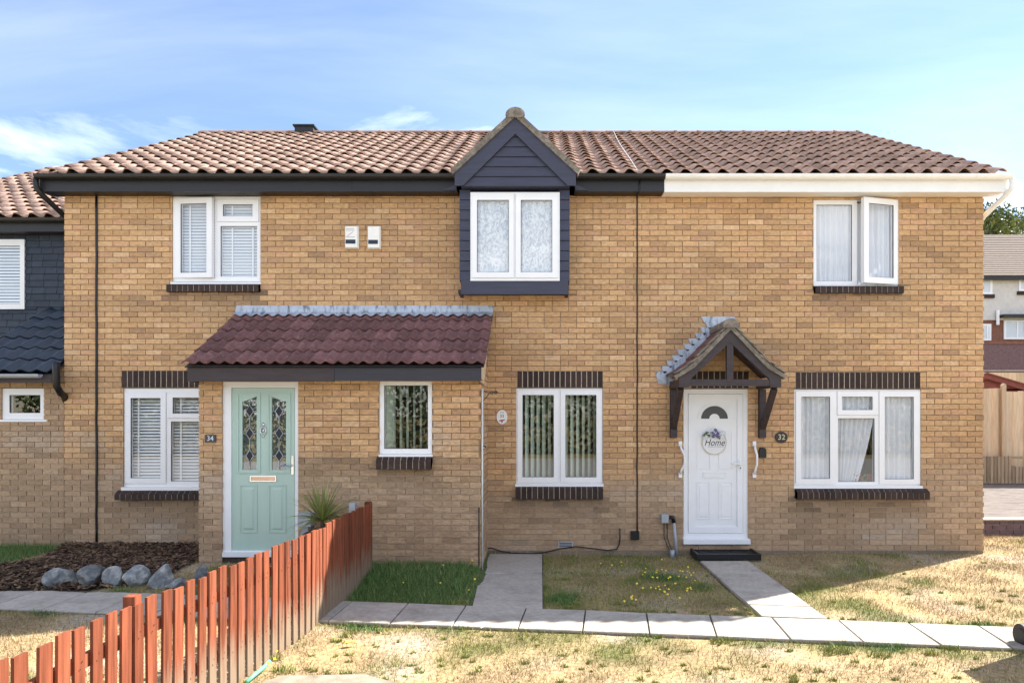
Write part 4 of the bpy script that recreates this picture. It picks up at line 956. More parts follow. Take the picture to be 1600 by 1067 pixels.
tag(mk('wall_hook', MB().tube([(wx(754, YP), YP + .06, wz(697, YP)), (wx(757, YP), YP + .05, wz(697, YP)), (wx(759, YP), YP + .05, wz(699, YP))], .009, 6), M['black']), 'small black hook halfway down the porch corner', 'hook')
# number signs
yq = YP - .015; t = empty('number_sign', (wx(329, yq), yq, wz(691, yq)), 'square slate number sign 34 beside the sage door', 'sign', 'house number signs')
mk('plate', MB().box(wx(320, yq), wx(337, yq), yq, YP, wz(691, yq), wz(679, yq)), M['slateplaque'], t); text('number', '34', .085, (wx(328.5, yq), yq - .002, wz(685, yq)), M['petal'], t)
t = empty('number_sign', (wx(784.5), -.015, wz(662)), 'white oval china number sign 33 painted with a pink flower', 'sign', 'house number signs')
mk('plate', MB().disc(wx(784.5), 0, wz(651.5), .072, .096, .014, 28), M['china'], t); mk('rim', MB().tube([(wx(784.5) + .072*math.cos(2*math.pi*i/28), -.012, wz(651.5) + .096*math.sin(2*math.pi*i/28)) for i in range(29)], .004, 5), M['petal'], t)
text('number', '33', .058, (wx(784.5), -.016, wz(650)), M['ink'], t)
f = MB(); 
for i, (dx_, dz_, r0) in enumerate(((0, -.05, .017), (-.022, -.045, .010), (.024, -.04, .010), (0, -.072, .008))): f.disc(wx(784.5) + dx_, -.0145, wz(651.5) + dz_, r0, r0, .003, 8)
mk('painted_flower', f, M['pink'], t)
f = MB()
for dx_, dz_ in ((-.02, .062), (0, .068), (.02, .062), (.036, -.036), (-.036, -.052)): f.disc(wx(784.5) + dx_, -.0145, wz(651.5) + dz_, .009, .006, .002, 6)
mk('painted_leaf', f, M['violet'], t)
t = empty('number_sign', (wx(1220), -.03, wz(692)), 'black oval number sign 32 right of the white door', 'sign', 'house number signs')
mk('plate', MB().disc(wx(1220), 0, wz(683), .082, .075, .028, 28), M['plaque'], t); mk('rim', MB().tube([(wx(1220) + .08*math.cos(2*math.pi*i/28), -.026, wz(683) + .073*math.sin(2*math.pi*i/28)) for i in range(29)], .006, 5), M['plaque'], t)
text('number', '32', .105, (wx(1220), -.030, wz(683)), M['gold'], t)
ks = MB(); kx0, kx1 = wx(1185), wx(1195.5); n = 8
ks.prism([(kx0, wz(714.5)), (kx1, wz(714.5))] + [((kx0+kx1)/2 + (kx1-kx0)/2 * math.cos(math.pi * i / n), wz(703.5) + .045 * math.sin(math.pi * i / n)) for i in range(n + 1)], 'y', -.055, -.002)
tag(mk('key_safe', ks, M['black']), 'black key safe on the wall under the oval number sign', 'key safe')
for (px, bend, lab) in ((1062.5, .045, 'white bent grab rail left of the white front door'), (1178, .018, 'white grab rail right of the white front door')):
    x = wx(px); za, zb2 = wz(742), wz(693); t = empty('grab_rail', (x, -.03, za), lab, 'grab rail', 'grab rails by the white door')
    mk('rail', MB().tube([(x, -.035, zb2 - .02), (x + bend * .2, -.05, zb2 - .07), (x + bend, -.075, zb2 - .15), (x + bend * 1.05, -.08, (za+zb2)/2), (x + bend, -.075, za + .15), (x + bend * .2, -.05, za + .07), (x, -.035, za + .02)], .0155, 8), M['upvc'], t, smooth=True)
    for z_ in (za, zb2): mk('flange', MB().box(x - .023, x + .023, -.03, -.002, z_ - .035, z_ + .035), M['upvc'], t)
# wreath sign on the white door
yq = -.004; cx, cz = wx(1116.5, yq), wz(691, yq); R0 = .165
t = empty('door_sign', (cx, yq, cz - R0), 'round white hoop sign reading Home with blue and white flowers on the white door', 'sign')
mk('disc', MB().disc(cx, .022, cz, R0, R0, .01, 36), mat('pale_sign', (.74, .73, .72), .6), t)
mk('hoop', MB().tube([(cx + R0*math.cos(2*math.pi*i/36), .008, cz + R0*math.sin(2*math.pi*i/36)) for i in range(37)], .0045, 6), M['gold'], t)
text('lettering', 'Home', .135, (cx, .0105, cz - .005), M['ink'], t, shear=.35, sx=.82)
mk('underline', MB().box(cx - .09, cx + .13, .0105, .0115, cz - .062, cz - .058), M['ink'], t)
def flowers(name, m, n, spread, r0, sd, yc):
    rr = random.Random(sd); b = MB()
    for i in range(n):
        fx = cx + rr.uniform(-spread, spread); fz = cz + .125 + rr.uniform(-.035, .05) - .35 * abs(fx - cx)
        for k in range(5):
            a = 2*math.pi*k/5 + rr.random(); px_, pz_ = fx + math.cos(a)*r0*.7, fz + math.sin(a)*r0*.7
            b.add([(fx, yc - .015, fz), (px_ + math.sin(a)*r0*.5, yc - .022 + rr.uniform(-.01, .01), pz_ - math.cos(a)*r0*.5), (fx + math.cos(a)*r0*1.35, yc - .012, fz + math.sin(a)*r0*1.35), (px_ - math.sin(a)*r0*.5, yc - .022, pz_ + math.cos(a)*r0*.5)], [(0, 1, 2, 3)])
    mk(name, b, m, t, kind='stuff')
flowers('leaves', M['leafg'], 12, .15, .022, 1, .004); flowers('white_flowers', M['petal'], 12, .13, .03, 2, -.004); flowers('violet_flowers', M['violet'], 6, .055, .022, 3, -.012); flowers('violet_buds', M['violet'], 5, .16, .012, 5, -.012)
# half step at the white door
m = MB(); zs = wz(853, -.05)
st = empty('door_step', (wx(1124), -.25, 0), 'black ribbed plastic half step under the white door', 'step')
x0, x1 = wx(1082), wx(1170); zt = .105
mk('tray', MB().box(x0 - .03, x1 + .03, -.42, -.02, .035, zt - .012), M['dark'], st)
rim = MB(); ring_o = (x0 - .035, x1 + .035); rim.box(ring_o[0], ring_o[1], -.43, -.40, .03, zt + .006).box(ring_o[0], ring_o[0] + .03, -.398, -.02, .03, zt + .006).box(ring_o[1] - .03, ring_o[1], -.398, -.02, .03, zt + .006); mk('rim', rim, M['black'], st)
for i in range(22):
    a = x0 + (x1 - x0) * i / 21; mk('rib', MB().box(a - .006, a + .006, -.395, -.03, zt - .012, zt - .004), M['black'], st)
# grey meter box, cables and pipe
t = empty('socket_box', (wx(1037), -.05, wz(815)), 'grey weatherproof box low on the wall left of the white door', 'box')
mk('case', MB().box(wx(1032), wx(1043), -.085, -.002, wz(815.5), wz(802)), M['grey'], t); mk('lid', MB().box(wx(1032.5), wx(1042.5), -.093, -.086, wz(814.5), wz(803)), M['grey'], t)
for a, b in ((1037, 1045), (1042, 1049)): mk('lead_wire', MB().tube([(wx(a), -.03, wz(815)), (wx(a), -.03, wz(838)), (wx((a + b)/2), -.03, wz(850)), (wx(b), -.05, wz(858))], .006, 6), M['black'], t)
t = empty('waste_pipe', (wx(1055), -.06, 0), 'grey waste pipe with black elbow beside the white door', 'pipe')
mk('pipe', MB().tube([(wx(1051.5), -.06, wz(812)), (wx(1056), -.06, wz(868))], .021, 10), M['grey'], t, smooth=True)
mk('elbow', MB().tube([(wx(1045), -.06, wz(807)), (wx(1050), -.06, wz(807)), (wx(1051.5), -.06, wz(815))], .03, 10), M['black'], t, smooth=True)
mk('gully', MB().tube([(wx(1048.5), -.09, wz(870)), (wx(1048.5), -.09, wz(857))], .032, 10), M['grey'], t, smooth=True)
for px in (1316, 1333.5): pass
for px, lab in ((1316, 'left'), (1334, 'right')):
    tag(mk('drill_hole_plug', MB().disc(wx(px), .004, wz(804.5), .010, .010, .008, 10), M['dark']), 'round dark vent plug below the wide window, %s of two' % lab, 'plug', 'plugs in the wall')
# flowers standing inside the wide window
t = empty('window_flowers', (wx(1348, .14), .14, wz(753, .14)), 'small arrangement of red flowers behind the wide window', 'flowers')
rr = random.Random(4); 
for nm, mt, nn in (('red_flowers', 'flowerred', 34), ('leaves', 'leafg', 40)):
    b = MB()
    for i in range(nn):
        c = Vector((wx(1348, .12) + rr.uniform(-.13, .13), .115 + rr.uniform(-.03, .02), wz(752, .12) + rr.uniform(.01, .10))); r0 = .014; a = rr.random() * 6
        b.add([c + Vector((math.cos(a + q*1.57)*r0, rr.uniform(-.008, .008), math.sin(a + q*1.57)*r0)) for q in range(4)], [(0, 1, 2, 3)])
    mk(nm, b, M[mt], t, kind='stuff')
mk('trough', MB().box(wx(1332, .12), wx(1364, .12), .09, .16, wz(756, .12), wz(751, .12)), M['terracotta'], t)

# ---------------------------------------------------------------- picket fence
fen = empty('picket_fence', (-2.1, -3.9, 0), 'weathered red painted picket fence running from the porch to the foreground', 'fence')
picks = []
y = -6.75
near = [(10.5, 1035), (45, 1018), (77.6, 1003), (107, 990), (135.5, 977), (162.5, 968), (187, 953), (209, 941), (245.6, 927), (266, 920), (286, 913), (304.5, 907), (322, 900), (338, 893), (353.5, 887), (369, 880.5), (383, 874.5), (397, 870), (409.5, 865), (422, 859.5), (434, 855), (446, 850), (457, 845.5), (468, 841), (478, 836), (487, 832.5), (496, 826)]
def ztop_pt(px, py, zt=.88):
    s = (py - HY) / (S0 * (CH - zt)); return D / s - D
for q_ in range(29): picks.append((-6.66 + q_ * .1225 + rnd.uniform(-.007, .007), rnd.uniform(.076, .085)))
y = picks[-1][0] + .105
while y < -1.28: picks.append((y, .073)); y += .0885
for i, (y, wd) in enumerate(picks):
    x = fence_x(y); far = y > -2.9; zt = .88 + rnd.uniform(-.014, .014) + (.02 if far else 0); t = .016; lean = rnd.uniform(-.006, .006); zb = gz(x, y) - .03
    slope = (fence_x(min(-1.3, y + .05)) - fence_x(min(-1.3, y + .05) - .1)) / .1
    m = MB(); hw = wd / 2; b = .004
    prof = [(x - t/2, -hw), (x + t/2, -hw), (x + t/2, hw), (x - t/2, hw)]
    lo_ = [(p[0] + p[1] * slope, y + p[1], zb) for p in prof]; hi_ = [(p[0] + p[1] * slope + lean, y + p[1] + lean * .6, zt - (0 if i % 3 else .004)) for p in prof]
    m.add(lo_ + hi_, [(3, 2, 1, 0), (4, 5, 6, 7)] + [(k, (k+1) % 4, 4+(k+1) % 4, 4+k) for k in range(4)])
    mk('picket', m, M['fence'], fen, origin=(x, y, 0))
for zr in (.24, .66):
    ys = [-6.75, -5.6, -5.5, -4.4, -3.3, -2.3, -1.3]
    for a, b in zip(ys, ys[1:]):
        if (a, b) == (-5.6, -5.5): continue
        mk('rail', MB().bar((fence_x(a) - .027, a, zr + .03), (fence_x(b) - .027, b, zr + .03), .032, .07), M['fence'], fen)
for (yp, top) in ((-5.56, .915), (-3.3, .86), (-1.27, .91)):
    x = fence_x(yp) - (.055 if yp > -5 else .035); mk('post', MB().box(x - .034, x + .034, yp - .034, yp + .034, -.1, top), M['fence'], fen)
b = MB()
for (y, wd) in picks:
    for zr in (.27, .69):
        for dz_ in (-.017, .017):
            x = fence_x(y) + .0082; b.tube([(x, y + dz_ * .5, zr + dz_), (x + .0016, y + dz_ * .5, zr + dz_)], .0038, 6)
mk('nail_heads', b, M['iron'], fen, kind='stuff')
tag(mk('grey_post', MB().box(wx(547, -1.5), wx(556, -1.5), -1.54, -1.46, .05, wz(785, -1.5)), M['grey']), 'square grey post behind the fence by the porch wall', 'post')
t = empty('meter_box', (wx(477, YP - .1), YP - .1, .2), 'pale grey box on a stand beside the sage door', 'box')
mk('case', MB().box(wx(467, YP - .12), wx(487, YP - .12), YP - .16, YP - .003, wz(822, YP - .12), wz(801, YP - .12)), M['grey'], t); mk('stand', MB().box(wx(472, YP - .1), wx(482, YP - .1), YP - .12, YP - .004, .05, wz(822.5, YP - .12)), M['grey'], t)

# ---------------------------------------------------------------- cordyline in a pot
pc = Vector((wx(504, -1.55), -1.55, gz(-2.5, -1.55)))
pl = empty('cordyline', tuple(pc), 'spiky green cordyline in a pot between the fence and porch', 'plant')
n = 16; zc = wz(815, -1.55)
pot = MB(); rings = [(.11, 0), (.15, .26), (.17, .27), (.17, .31), (.145, .31), (.14, .27)]; vs = []
for (r0, z_) in rings: vs += [(pc.x + r0 * math.cos(2*math.pi*k/n), pc.y + r0 * math.sin(2*math.pi*k/n), pc.z + z_) for k in range(n)]
pot.add(vs, [(j*n+k, j*n+(k+1) % n, (j+1)*n+(k+1) % n, (j+1)*n+k) for j in range(len(rings)-1) for k in range(n)] + [tuple(range(5*n, 6*n))])
mk('pot', pot, M['terracotta'], pl, smooth=False)
mk('stem', MB().tube([(pc.x, pc.y, pc.z + .25), (pc.x + .01, pc.y, (pc.z + zc)/2), (pc.x, pc.y, zc)], [.035, .03, .026], 8), M['trunk'], pl, smooth=True)
cord = mat('cordyline_leaf', attr=True, rough=.5); lv = MB(); rr = random.Random(11)
def strap(base, d, L, wd, droop, col):
    pts = []; p = Vector(base); d = d.normalized(); N_ = 7
    for i in range(N_ + 1):
        pts.append(p.copy()); p = p + d * (L / N_); d = (d + Vector((0, 0, -droop / N_))).normalized()
    side_ = d.cross(Vector((0, 0, 1))); side_ = side_.normalized() if side_.length > .01 else Vector((1, 0, 0)); vs = []
    for i, q in enumerate(pts):
        t_ = i / N_; ww = wd * (0.55 + .9 * t_ if t_ < .4 else .91 * (1 - t_) / .6 + .02); nn_ = Vector((0, 0, 1)) * ww * .25
        vs += [q - side_ * ww / 2 + nn_, q, q + side_ * ww / 2 + nn_]
    lv.add(vs, [f for i in range(N_) for f in ((i*3, i*3+1, i*3+4, i*3+3), (i*3+1, i*3+2, i*3+5, i*3+4))], col)
for i in range(95):
    th = rr.random() * 2 * math.pi; el = rr.uniform(.25, 1.45) if i < 80 else rr.uniform(-.2, .3)
    d = Vector((math.cos(th) * math.cos(el), math.sin(th) * math.cos(el) * .8, math.sin(el))); g = rr.random()
    c = Vector((.10, .15, .035)).lerp(Vector((.32, .34, .09)), g) 
    strap((pc.x, pc.y, zc), d, rr.uniform(.34, .56), .026, rr.uniform(.2, 1.0) if i < 80 else 1.1, tuple(c))
for i in range(12):
    th = rr.uniform(2.2, 4.4); d = Vector((math.cos(th), math.sin(th) * .5, -.25)); strap((pc.x, pc.y, zc - .05), d, rr.uniform(.35, .6), .018, .9, (.20, .14, .08))
mk('leaves', lv, cord, pl, kind='stuff')

# ---------------------------------------------------------------- bark bed and boulders
b = MB(); rr = random.Random(5)
for i in range(7500):
    x, y = rr.uniform(-7.1, -4.25), rr.uniform(-2.0, -.02)
    if not inpoly((x, y), BED): continue
    z = gz(x, y) + .012 + rr.uniform(0, .028) + .03 * sst(-.5, 0, y); L, wd = rr.uniform(.015, .045), rr.uniform(.006, .018); a = rr.random() * 6.3; tl = rr.uniform(-.5, .5)
    d = Vector((math.cos(a), math.sin(a), tl)) * L; s_ = Vector((-math.sin(a), math.cos(a), rr.uniform(-.4, .4))) * wd; p = Vector((x, y, z)); k = rr.random() ** 2
    c = Vector((.035, .022, .015)).lerp(Vector((.24, .15, .09)), k); u = Vector((0, 0, .006))
    b.add([p - d - s_, p + d - s_, p + d + s_, p - d + s_, p - d*.8 + u, p + d*.8 + u], [(0, 1, 5, 4), (2, 3, 4, 5), (0, 4, 3), (1, 2, 5)], tuple(c))
tag(mk('bark_mulch', b, M['bark'], origin=(0, 0, 0)), 'dark bark chippings in the bed under the left window', 'mulch', kind='stuff')
def rock(px, py, wpx, hpx, seed, label, tone=1.0):
    x, y = gpt(px, py, gz(*gpt(px, py, .05))); s = D / (D + y); w_, h_ = wpx / (S0 * s) / 2 * .86, hpx / (S0 * s) * .9
    bm = bmesh.new(); bmesh.ops.create_icosphere(bm, subdivisions=3, radius=1); rr = random.Random(seed)
    planes = [(Vector((rr.gauss(0, 1), rr.gauss(0, 1), rr.gauss(0, .8))).normalized(), rr.uniform(.50, .80)) for _ in range(11)]
    for v in bm.verts:
        p = v.co.copy()
        for nrm, dd in planes:
            e = p.dot(nrm) - dd
            if e > 0: p -= nrm * e
        p += p.normalized() * .05 * mnoise.noise(p * 3 + Vector((seed, 0, 0)))
        v.co = Vector((p.x * w_ * 1.18, p.y * w_ * .9, p.z * h_ * .80))
    me = bpy.data.meshes.new('boulder'); bm.to_mesh(me); bm.free()
    o = link('boulder', me, M['rock'], None, (x, y + w_ * .3, gz(x, y) + h_ * .45), (0, rr.uniform(-.1, .1), rr.random() * .6)); tag(o, label, 'boulder', 'boulders edging the bark bed')
for a in ((92, 914, 52, 25, 1, 'leftmost low grey boulder edging the bark bed'), (139, 916, 46, 29, 2, 'second grey boulder from the left edging the bark bed'), (176, 916, 36, 30, 3, 'pale blocky boulder, third from the left along the bark bed'),
          (208, 919, 45, 31, 4, 'fourth boulder from the left, rounded, along the bark bed'), (250, 918, 46, 32, 9, 'largest dark boulder, fifth from the left along the bark bed'), (276, 923, 40, 16, 6, 'low flat pale boulder just left of the picket fence'), (313, 905, 30, 26, 7, 'pale boulder by the porch brick pier')): rock(*a)

# ---------------------------------------------------------------- right hand background: patio, fence, shed, far house, trees
ZPAT = .256
pat = mk('patio', MB().box(XR + .4, 26, 1.62, 9.5, -.2, ZPAT), M['blockpave'], origin=(10, 5, 0), kind='structure')
rw = empty('retaining_wall', (9, 1.55, 0), 'low dark brick retaining wall with pale coping beside the right lawn', 'wall')
mk('core', MB().box(XR + .3, 14, 1.56, 1.70, -.2, ZPAT - .01), M['mortar'], rw); mk('coping', MB().box(XR + .3, 14, 1.50, 1.74, ZPAT, ZPAT + .025), M['slab'], rw)
for k in range(4):
    x = XR + .35 + (0 if k % 2 else -.11)
    while x < 13.5:
        mk('brick', MB().box(x, x + .215, 1.545 + rnd.uniform(-.004, .004), 1.60, -.04 + k * .075, .025 + k * .075), M['purplebrick'], rw, origin=(x, 1.55, k * .075)); x += .225
YB = 7.6; bf = empty('board_fence', (9, YB, ZPAT), 'tall new pale timber board fence behind the patio', 'fence')
x = 6.0; k = 0
while x < 17:
    c0 = wx(1566, YB); hgt = wz(607 if x < c0 else 612 - (x - c0) * 2, YB) + rnd.uniform(-.01, .01)
    mk('board', MB().box(x, x + .118, YB + (k % 2) * .012, YB + .02 + (k % 2) * .012, ZPAT + .02, hgt), M['fencenew'], bf, origin=(x, YB, ZPAT)); x += .125; k += 1
for px in (wx(1566, YB), wx(1566, YB) + 1.85, wx(1566, YB) + 3.7, wx(1566, YB) - 1.85):
    mk('post', MB().box(px - .05, px + .05, YB - .08, YB - .005, ZPAT, wz(602, YB)).prism([(px - .055, wz(602, YB)), (px + .055, wz(602, YB)), (px, wz(599, YB))], 'y', YB - .085, YB), M['fencenew'], bf)
# low slatted screen in front of it
ls = empty('low_slat_screen', (9, YB - .3, ZPAT), 'low weathered slatted screen standing against the board fence', 'screen')
x = 6.4; k = 0
oldw = mat('old_timber', (.30, .22, .14), .9, .25, 6, .003, 30, orand=.2, stretch=(5, 5, .5))
while x < 13:
    tp = wz(713 if x < wx(1566, YB) else 728, YB - .3); mk('slat', MB().box(x, x + .07, YB - .31, YB - .29, ZPAT + .02, tp + rnd.uniform(-.02, .02)), oldw, ls, origin=(x, YB - .3, ZPAT)); x += .088; k += 1
for z_ in (.12, .62): mk('rail', MB().box(6.4, 13, YB - .285, YB - .26, ZPAT + z_, ZPAT + z_ + .06), oldw, ls)
# red shed roof beyond the fence
ys = 10.5; sh = empty('red_shed', (wx(1540, ys), ys, ZPAT), 'dark red stained shed with shallow roof behind the board fence', 'shed')
xs = wx(1541, ys); za_ = wz(583, ys)
mk('walls', MB().box(xs - 1.6, xs + 1.9, ys + .1, ys + 2.4, 0, za_ - .45), M['redshed'], sh)
for sg in (-1, 1):
    mk('bargeboard', MB().prism([(xs, za_), (xs + sg * 2.1, za_ - .62), (xs + sg * 2.1, za_ - .80), (xs, za_ - .16)], 'y', ys - .02, ys + .02), M['redshed'], sh)
    mk('roof_side', MB().prism([(xs, za_ + .02), (xs + sg * 2.15, za_ - .61), (xs + sg * 2.15, za_ - .64), (xs, za_ - .02)], 'y', ys - .05, ys + 2.6), M['redshed'], sh)
mk('gable_board', MB().prism([(xs - 1.6, za_ - .5), (xs + 1.6, za_ - .5), (xs, za_ - .05)], 'y', ys + .1, ys + .14), M['redshed'], sh)
# garden wall in purple brick with rubble timber fence
yw = 20; gw = empty('garden_wall', (16, yw, 2), 'purple brick garden wall below the pale far house', 'wall')
mk('wall', MB().box(13, 40, yw, yw + .25, 1.2, wz(537, yw)), M['purplebrick'], gw); mk('coping', MB().box(13, 40, yw - .05, yw + .3, wz(537, yw), wz(535, yw)), M['farbrick'], gw)
mk('trim', MB().box(13, 40, yw - .04, yw - .005, wz(580, yw) - .0, wz(578, yw)), M['slab'], gw)
fb = empty('far_board_fence', (16, yw - 2, 1.5), 'second timber fence higher up the slope behind the red shed', 'fence')
x = 13.0
while x < 26:
    mk('board', MB().box(x, x + .14, yw - 2, yw - 1.98, .8, wz(582, yw - 2)), M['fencenew'], fb, origin=(x, yw - 2, 1)); x += .15
# far house
YH = 31.5; fh = empty('far_house', (28, YH, 4.5), 'pale rendered house with tiled roof on the slope behind the right corner', 'house')
hx0, hx1 = 14.0, 46.0; zmid = wz(500, YH); ztop = wz(438, YH); zbase = 3.5
mk('render_wall', MB().box(hx0, hx1, YH, YH + 8, zmid, ztop), M['render'], fh); mk('brick_wall', MB().box(hx0, hx1, YH + .08, YH + 8, zbase, zmid), M['farbrick'], fh)
mk('canopy_band', MB().box(wx(1560, YH), hx1, YH - .5, YH + .05, zmid + .12, zmid + .28), M['black'], fh)
mk('fascia', MB().box(hx0 - .3, hx1, YH - .35, YH - .3, ztop - .05, ztop + .25), M['black'], fh)
frt = mat('far_roof_tile', (.30, .24, .195), .9, .2, 6); t_ = frt.node_tree; wv = N(t_, 'ShaderNodeTexWave'); wv.bands_direction = 'Z'; g_ = N(t_, 'ShaderNodeNewGeometry'); t_.links.new(g_.outputs['Position'], wv.inputs[0]); wv.inputs['Scale'].default_value = 1.9; wv.wave_profile = 'SAW'
bp = N(t_, 'ShaderNodeBump'); bp.inputs['Distance'].default_value = .12; t_.links.new(wv.outputs['Fac'], bp.inputs['Height']); t_.links.new(bp.outputs[0], t_.nodes['Principled BSDF'].inputs['Normal'])
zr = wz(372, YH + 4.5); roofm = MB(); rows = 22
for i in range(rows):      # stepped tile courses
    a, b2 = i / rows, (i + 1) / rows; y0, y1 = YH - .4 + 4.9 * a, YH - .4 + 4.9 * b2; z0, z1 = ztop + .2 + (zr - ztop) * a, ztop + .2 + (zr - ztop) * b2
    roofm.add([(hx0 - .3, y0, z0 + .05), (hx1, y0, z0 + .05), (hx1, y1, z1), (hx0 - .3, y1, z1), (hx0 - .3, y0, z0), (hx1, y0, z0)], [(0, 1, 2, 3), (4, 5, 1, 0)])
mk('roof', roofm, frt, fh); mk('rear_roof', MB().add([(hx0 - .3, YH + 4.5, zr + .2), (hx1, YH + 4.5, zr + .2), (hx1, YH + 9, ztop), (hx0 - .3, YH + 9, ztop)], [(0, 1, 2, 3)]), frt, fh)
for (a, b2, c, d) in ((1533, 1550.5, 432, 460), (1592, 1622, 427, 455), (1650, 1680, 427, 455)):
    r = prect((a, b2, c, d), YH - .03); ww = empty('window', (r[0], YH, r[2])); ww.parent = fh; ww.location = Vector((r[0], YH, r[2])) - W[fh.name]
    mm = MB(); ring(mm, r, grow(r, -.13), YH - .05, YH + .02); mk('frame', mm, M['upvc'], ww); gi = grow(r, -.12)
    mk('pane', MB().box(gi[0], gi[1], YH - .025, YH - .01, gi[2], gi[3]), mat('far_pane', (.55, .6, .65), .1), ww); mk('sill', MB().box(r[0] - .1, r[1] + .1, YH - .12, YH - .002, r[2] - .22, r[2] - .01), M['darkbrick'], ww)
for (a, b2, c, d) in ((1530, 1549, 506, 532), (1569, 1603, 499, 530), (1620, 1650, 499, 530)):
    r = prect((a, b2, c, d), YH); ww = empty('window', (r[0], YH, r[2])); ww.parent = fh; ww.location = Vector((r[0], YH, r[2])) - W[fh.name]
    mm = MB(); ring(mm, r, grow(r, -.12), YH - .0, YH + .07); mk('frame', mm, M['upvc'], ww); gi = grow(r, -.11); mk('pane', MB().box(gi[0], gi[1], YH + .03, YH + .05, gi[2], gi[3]), bpy.data.materials['far_pane'], ww)
    mk('mullion', MB().box((r[0]+r[1])/2 + .1, (r[0]+r[1])/2 + .2, YH + .001, YH + .06, gi[2], gi[3]), M['upvc'], ww)
mk('boiler_flue', MB().tube([(wx(1557, YH), YH - .12, wz(508, YH)), (wx(1557, YH), YH - .12, wz(485, YH))], .09, 8), M['upvc'], fh)
def tree(px, py, Y, rad, hgt, seed, label, nleaf=5200):
    x, z = wx(px, Y), wz(py, Y); rr = random.Random(seed); g = gz(x, Y); t = empty('tree', (x, Y, g), label, 'tree', 'trees behind the far house')
    tr = MB(); tr.tube([(x, Y, g), (x + .2, Y, (g + z)/2 - 1), (x, Y, z)], [.38, .28, .12], 8)
    lf_ = MB(); blobs = []
    for i in range(16):
        a = rr.random() * 6.28; e = rr.uniform(-.5, 1.0); c = Vector((x + math.cos(a) * rad * .62 * math.cos(e), Y + math.sin(a) * rad * .62 * math.cos(e), z + math.sin(e) * hgt * .6)); blobs.append((c, rr.uniform(.28, .48) * rad))
        tr.tube([(x, Y, z - hgt * .5), tuple((Vector((x, Y, z)) + c) / 2), tuple(c)], [.12, .07, .03], 5)
    mk('trunk', tr, M['trunk'], t)
    for i in range(nleaf):
        c, r0 = rr.choice(blobs); d = Vector((rr.gauss(0, 1), rr.gauss(0, 1), rr.gauss(0, 1))).normalized() * r0 * rr.random() ** .4; p = c + d
        u = Vector((rr.gauss(0, 1), rr.gauss(0, 1), rr.gauss(0, 1))).normalized(); v = u.cross(Vector((rr.gauss(0, 1), rr.gauss(0, 1), rr.gauss(0, 1)))).normalized(); s_ = rr.uniform(.10, .2)
        lf_.add([p - u * s_, p + v * s_ * .5, p + u * s_, p - v * s_ * .5], [(0, 1, 2, 3)])
    mk('crown', lf_, M['crown'], t)
tree(1548, 372, 46, 3.4, 3.2, 1, 'leafy green tree behind the far house next to the brick corner'); tree(1592, 382, 52, 3.2, 3.0, 2, 'leafy tree behind the far house at the right edge'); tree(1640, 376, 48, 3.2, 3, 3, 'leafy tree just beyond the right edge behind the far house')

# hedge across the street, mirrored in the window glass
hd = MB(); rr = random.Random(21)
for i in range(26000):
    x = rr.uniform(-26, 26); hgt = 4.2 + 1.6 * mnoise.noise(Vector((x * .22, 0, 0))) + .5 * mnoise.noise(Vector((x, 3, 0))); z = hgt * rr.random() ** .8; y = -24 - rr.random() * 2.2 + .5 * mnoise.noise(Vector((x * .6, z * .6, 0)))
    p = Vector((x, y, z)); u = Vector((rr.gauss(0, 1), rr.gauss(0, 1), rr.gauss(0, 1))).normalized(); v = u.cross(Vector((rr.gauss(0, 1), rr.gauss(0, 1), rr.gauss(0, 1)))).normalized(); s_ = rr.uniform(.09, .2)
    hd.add([p - u * s_, p + v * s_ * .55, p + u * s_, p - v * s_ * .55], [(0, 1, 2, 3)])
h_ = empty('hedge', (0, -25, 0), 'tall dark hedge across the street, mirrored in the window panes', 'hedge'); mk('foliage', hd, M['hedge'], h_)

# ---------------------------------------------------------------- wheeled bin whose wheel peeps in at the right
bx0, by0 = gpt(1594, 1014, .0); bn = empty('wheeled_bin', (bx0 + .25, by0, 0), 'dark wheeled bin at the right edge with one small wheel showing', 'bin')
wr = .098; wxx, wyy = bx0 + .035, by0 + .05
def wheel(x):
    o = MB(); n = 20
    o.prism([(wyy + wr * math.cos(2*math.pi*i/n), wr + wr * math.sin(2*math.pi*i/n)) for i in range(n)], 'x', x - .028, x + .028); mk('wheel', o, M['tyre'], bn)
    c = MB(); c.prism([(wyy + wr * .62 * math.cos(2*math.pi*i/n), wr + wr * .62 * math.sin(2*math.pi*i/n)) for i in range(n)], 'x', x - .033, x + .033); mk('hub', c, M['dark'], bn)
ba = .5
def bin_rot(o): pass
wheel(wxx + .03); wheel(wxx + .55)
bd_ = MB(); vs = []
for (z_, e) in ((.06, 0), (.95, .04)): vs += [(bx0 + .13 - e, by0 - .46 - e, z_), (bx0 + .58 + e, by0 - .46 - e, z_), (bx0 + .58 + e, by0 + .02, z_), (bx0 + .13 - e, by0 + .02, z_)]
bd_.add(vs, [(3, 2, 1, 0), (4, 5, 6, 7)] + [(k, (k+1) % 4, 4+(k+1) % 4, 4+k) for k in range(4)]); mk('body', bd_, M['bin'], bn)
mk('lid', MB().box(bx0 + .085, bx0 + .65, by0 - .54, by0 + .04, .955, 1.0), M['bin'], bn); mk('axle', MB().tube([(wxx, wyy, wr), (wxx + .58, wyy, wr)], .012, 6), M['grey'], bn)

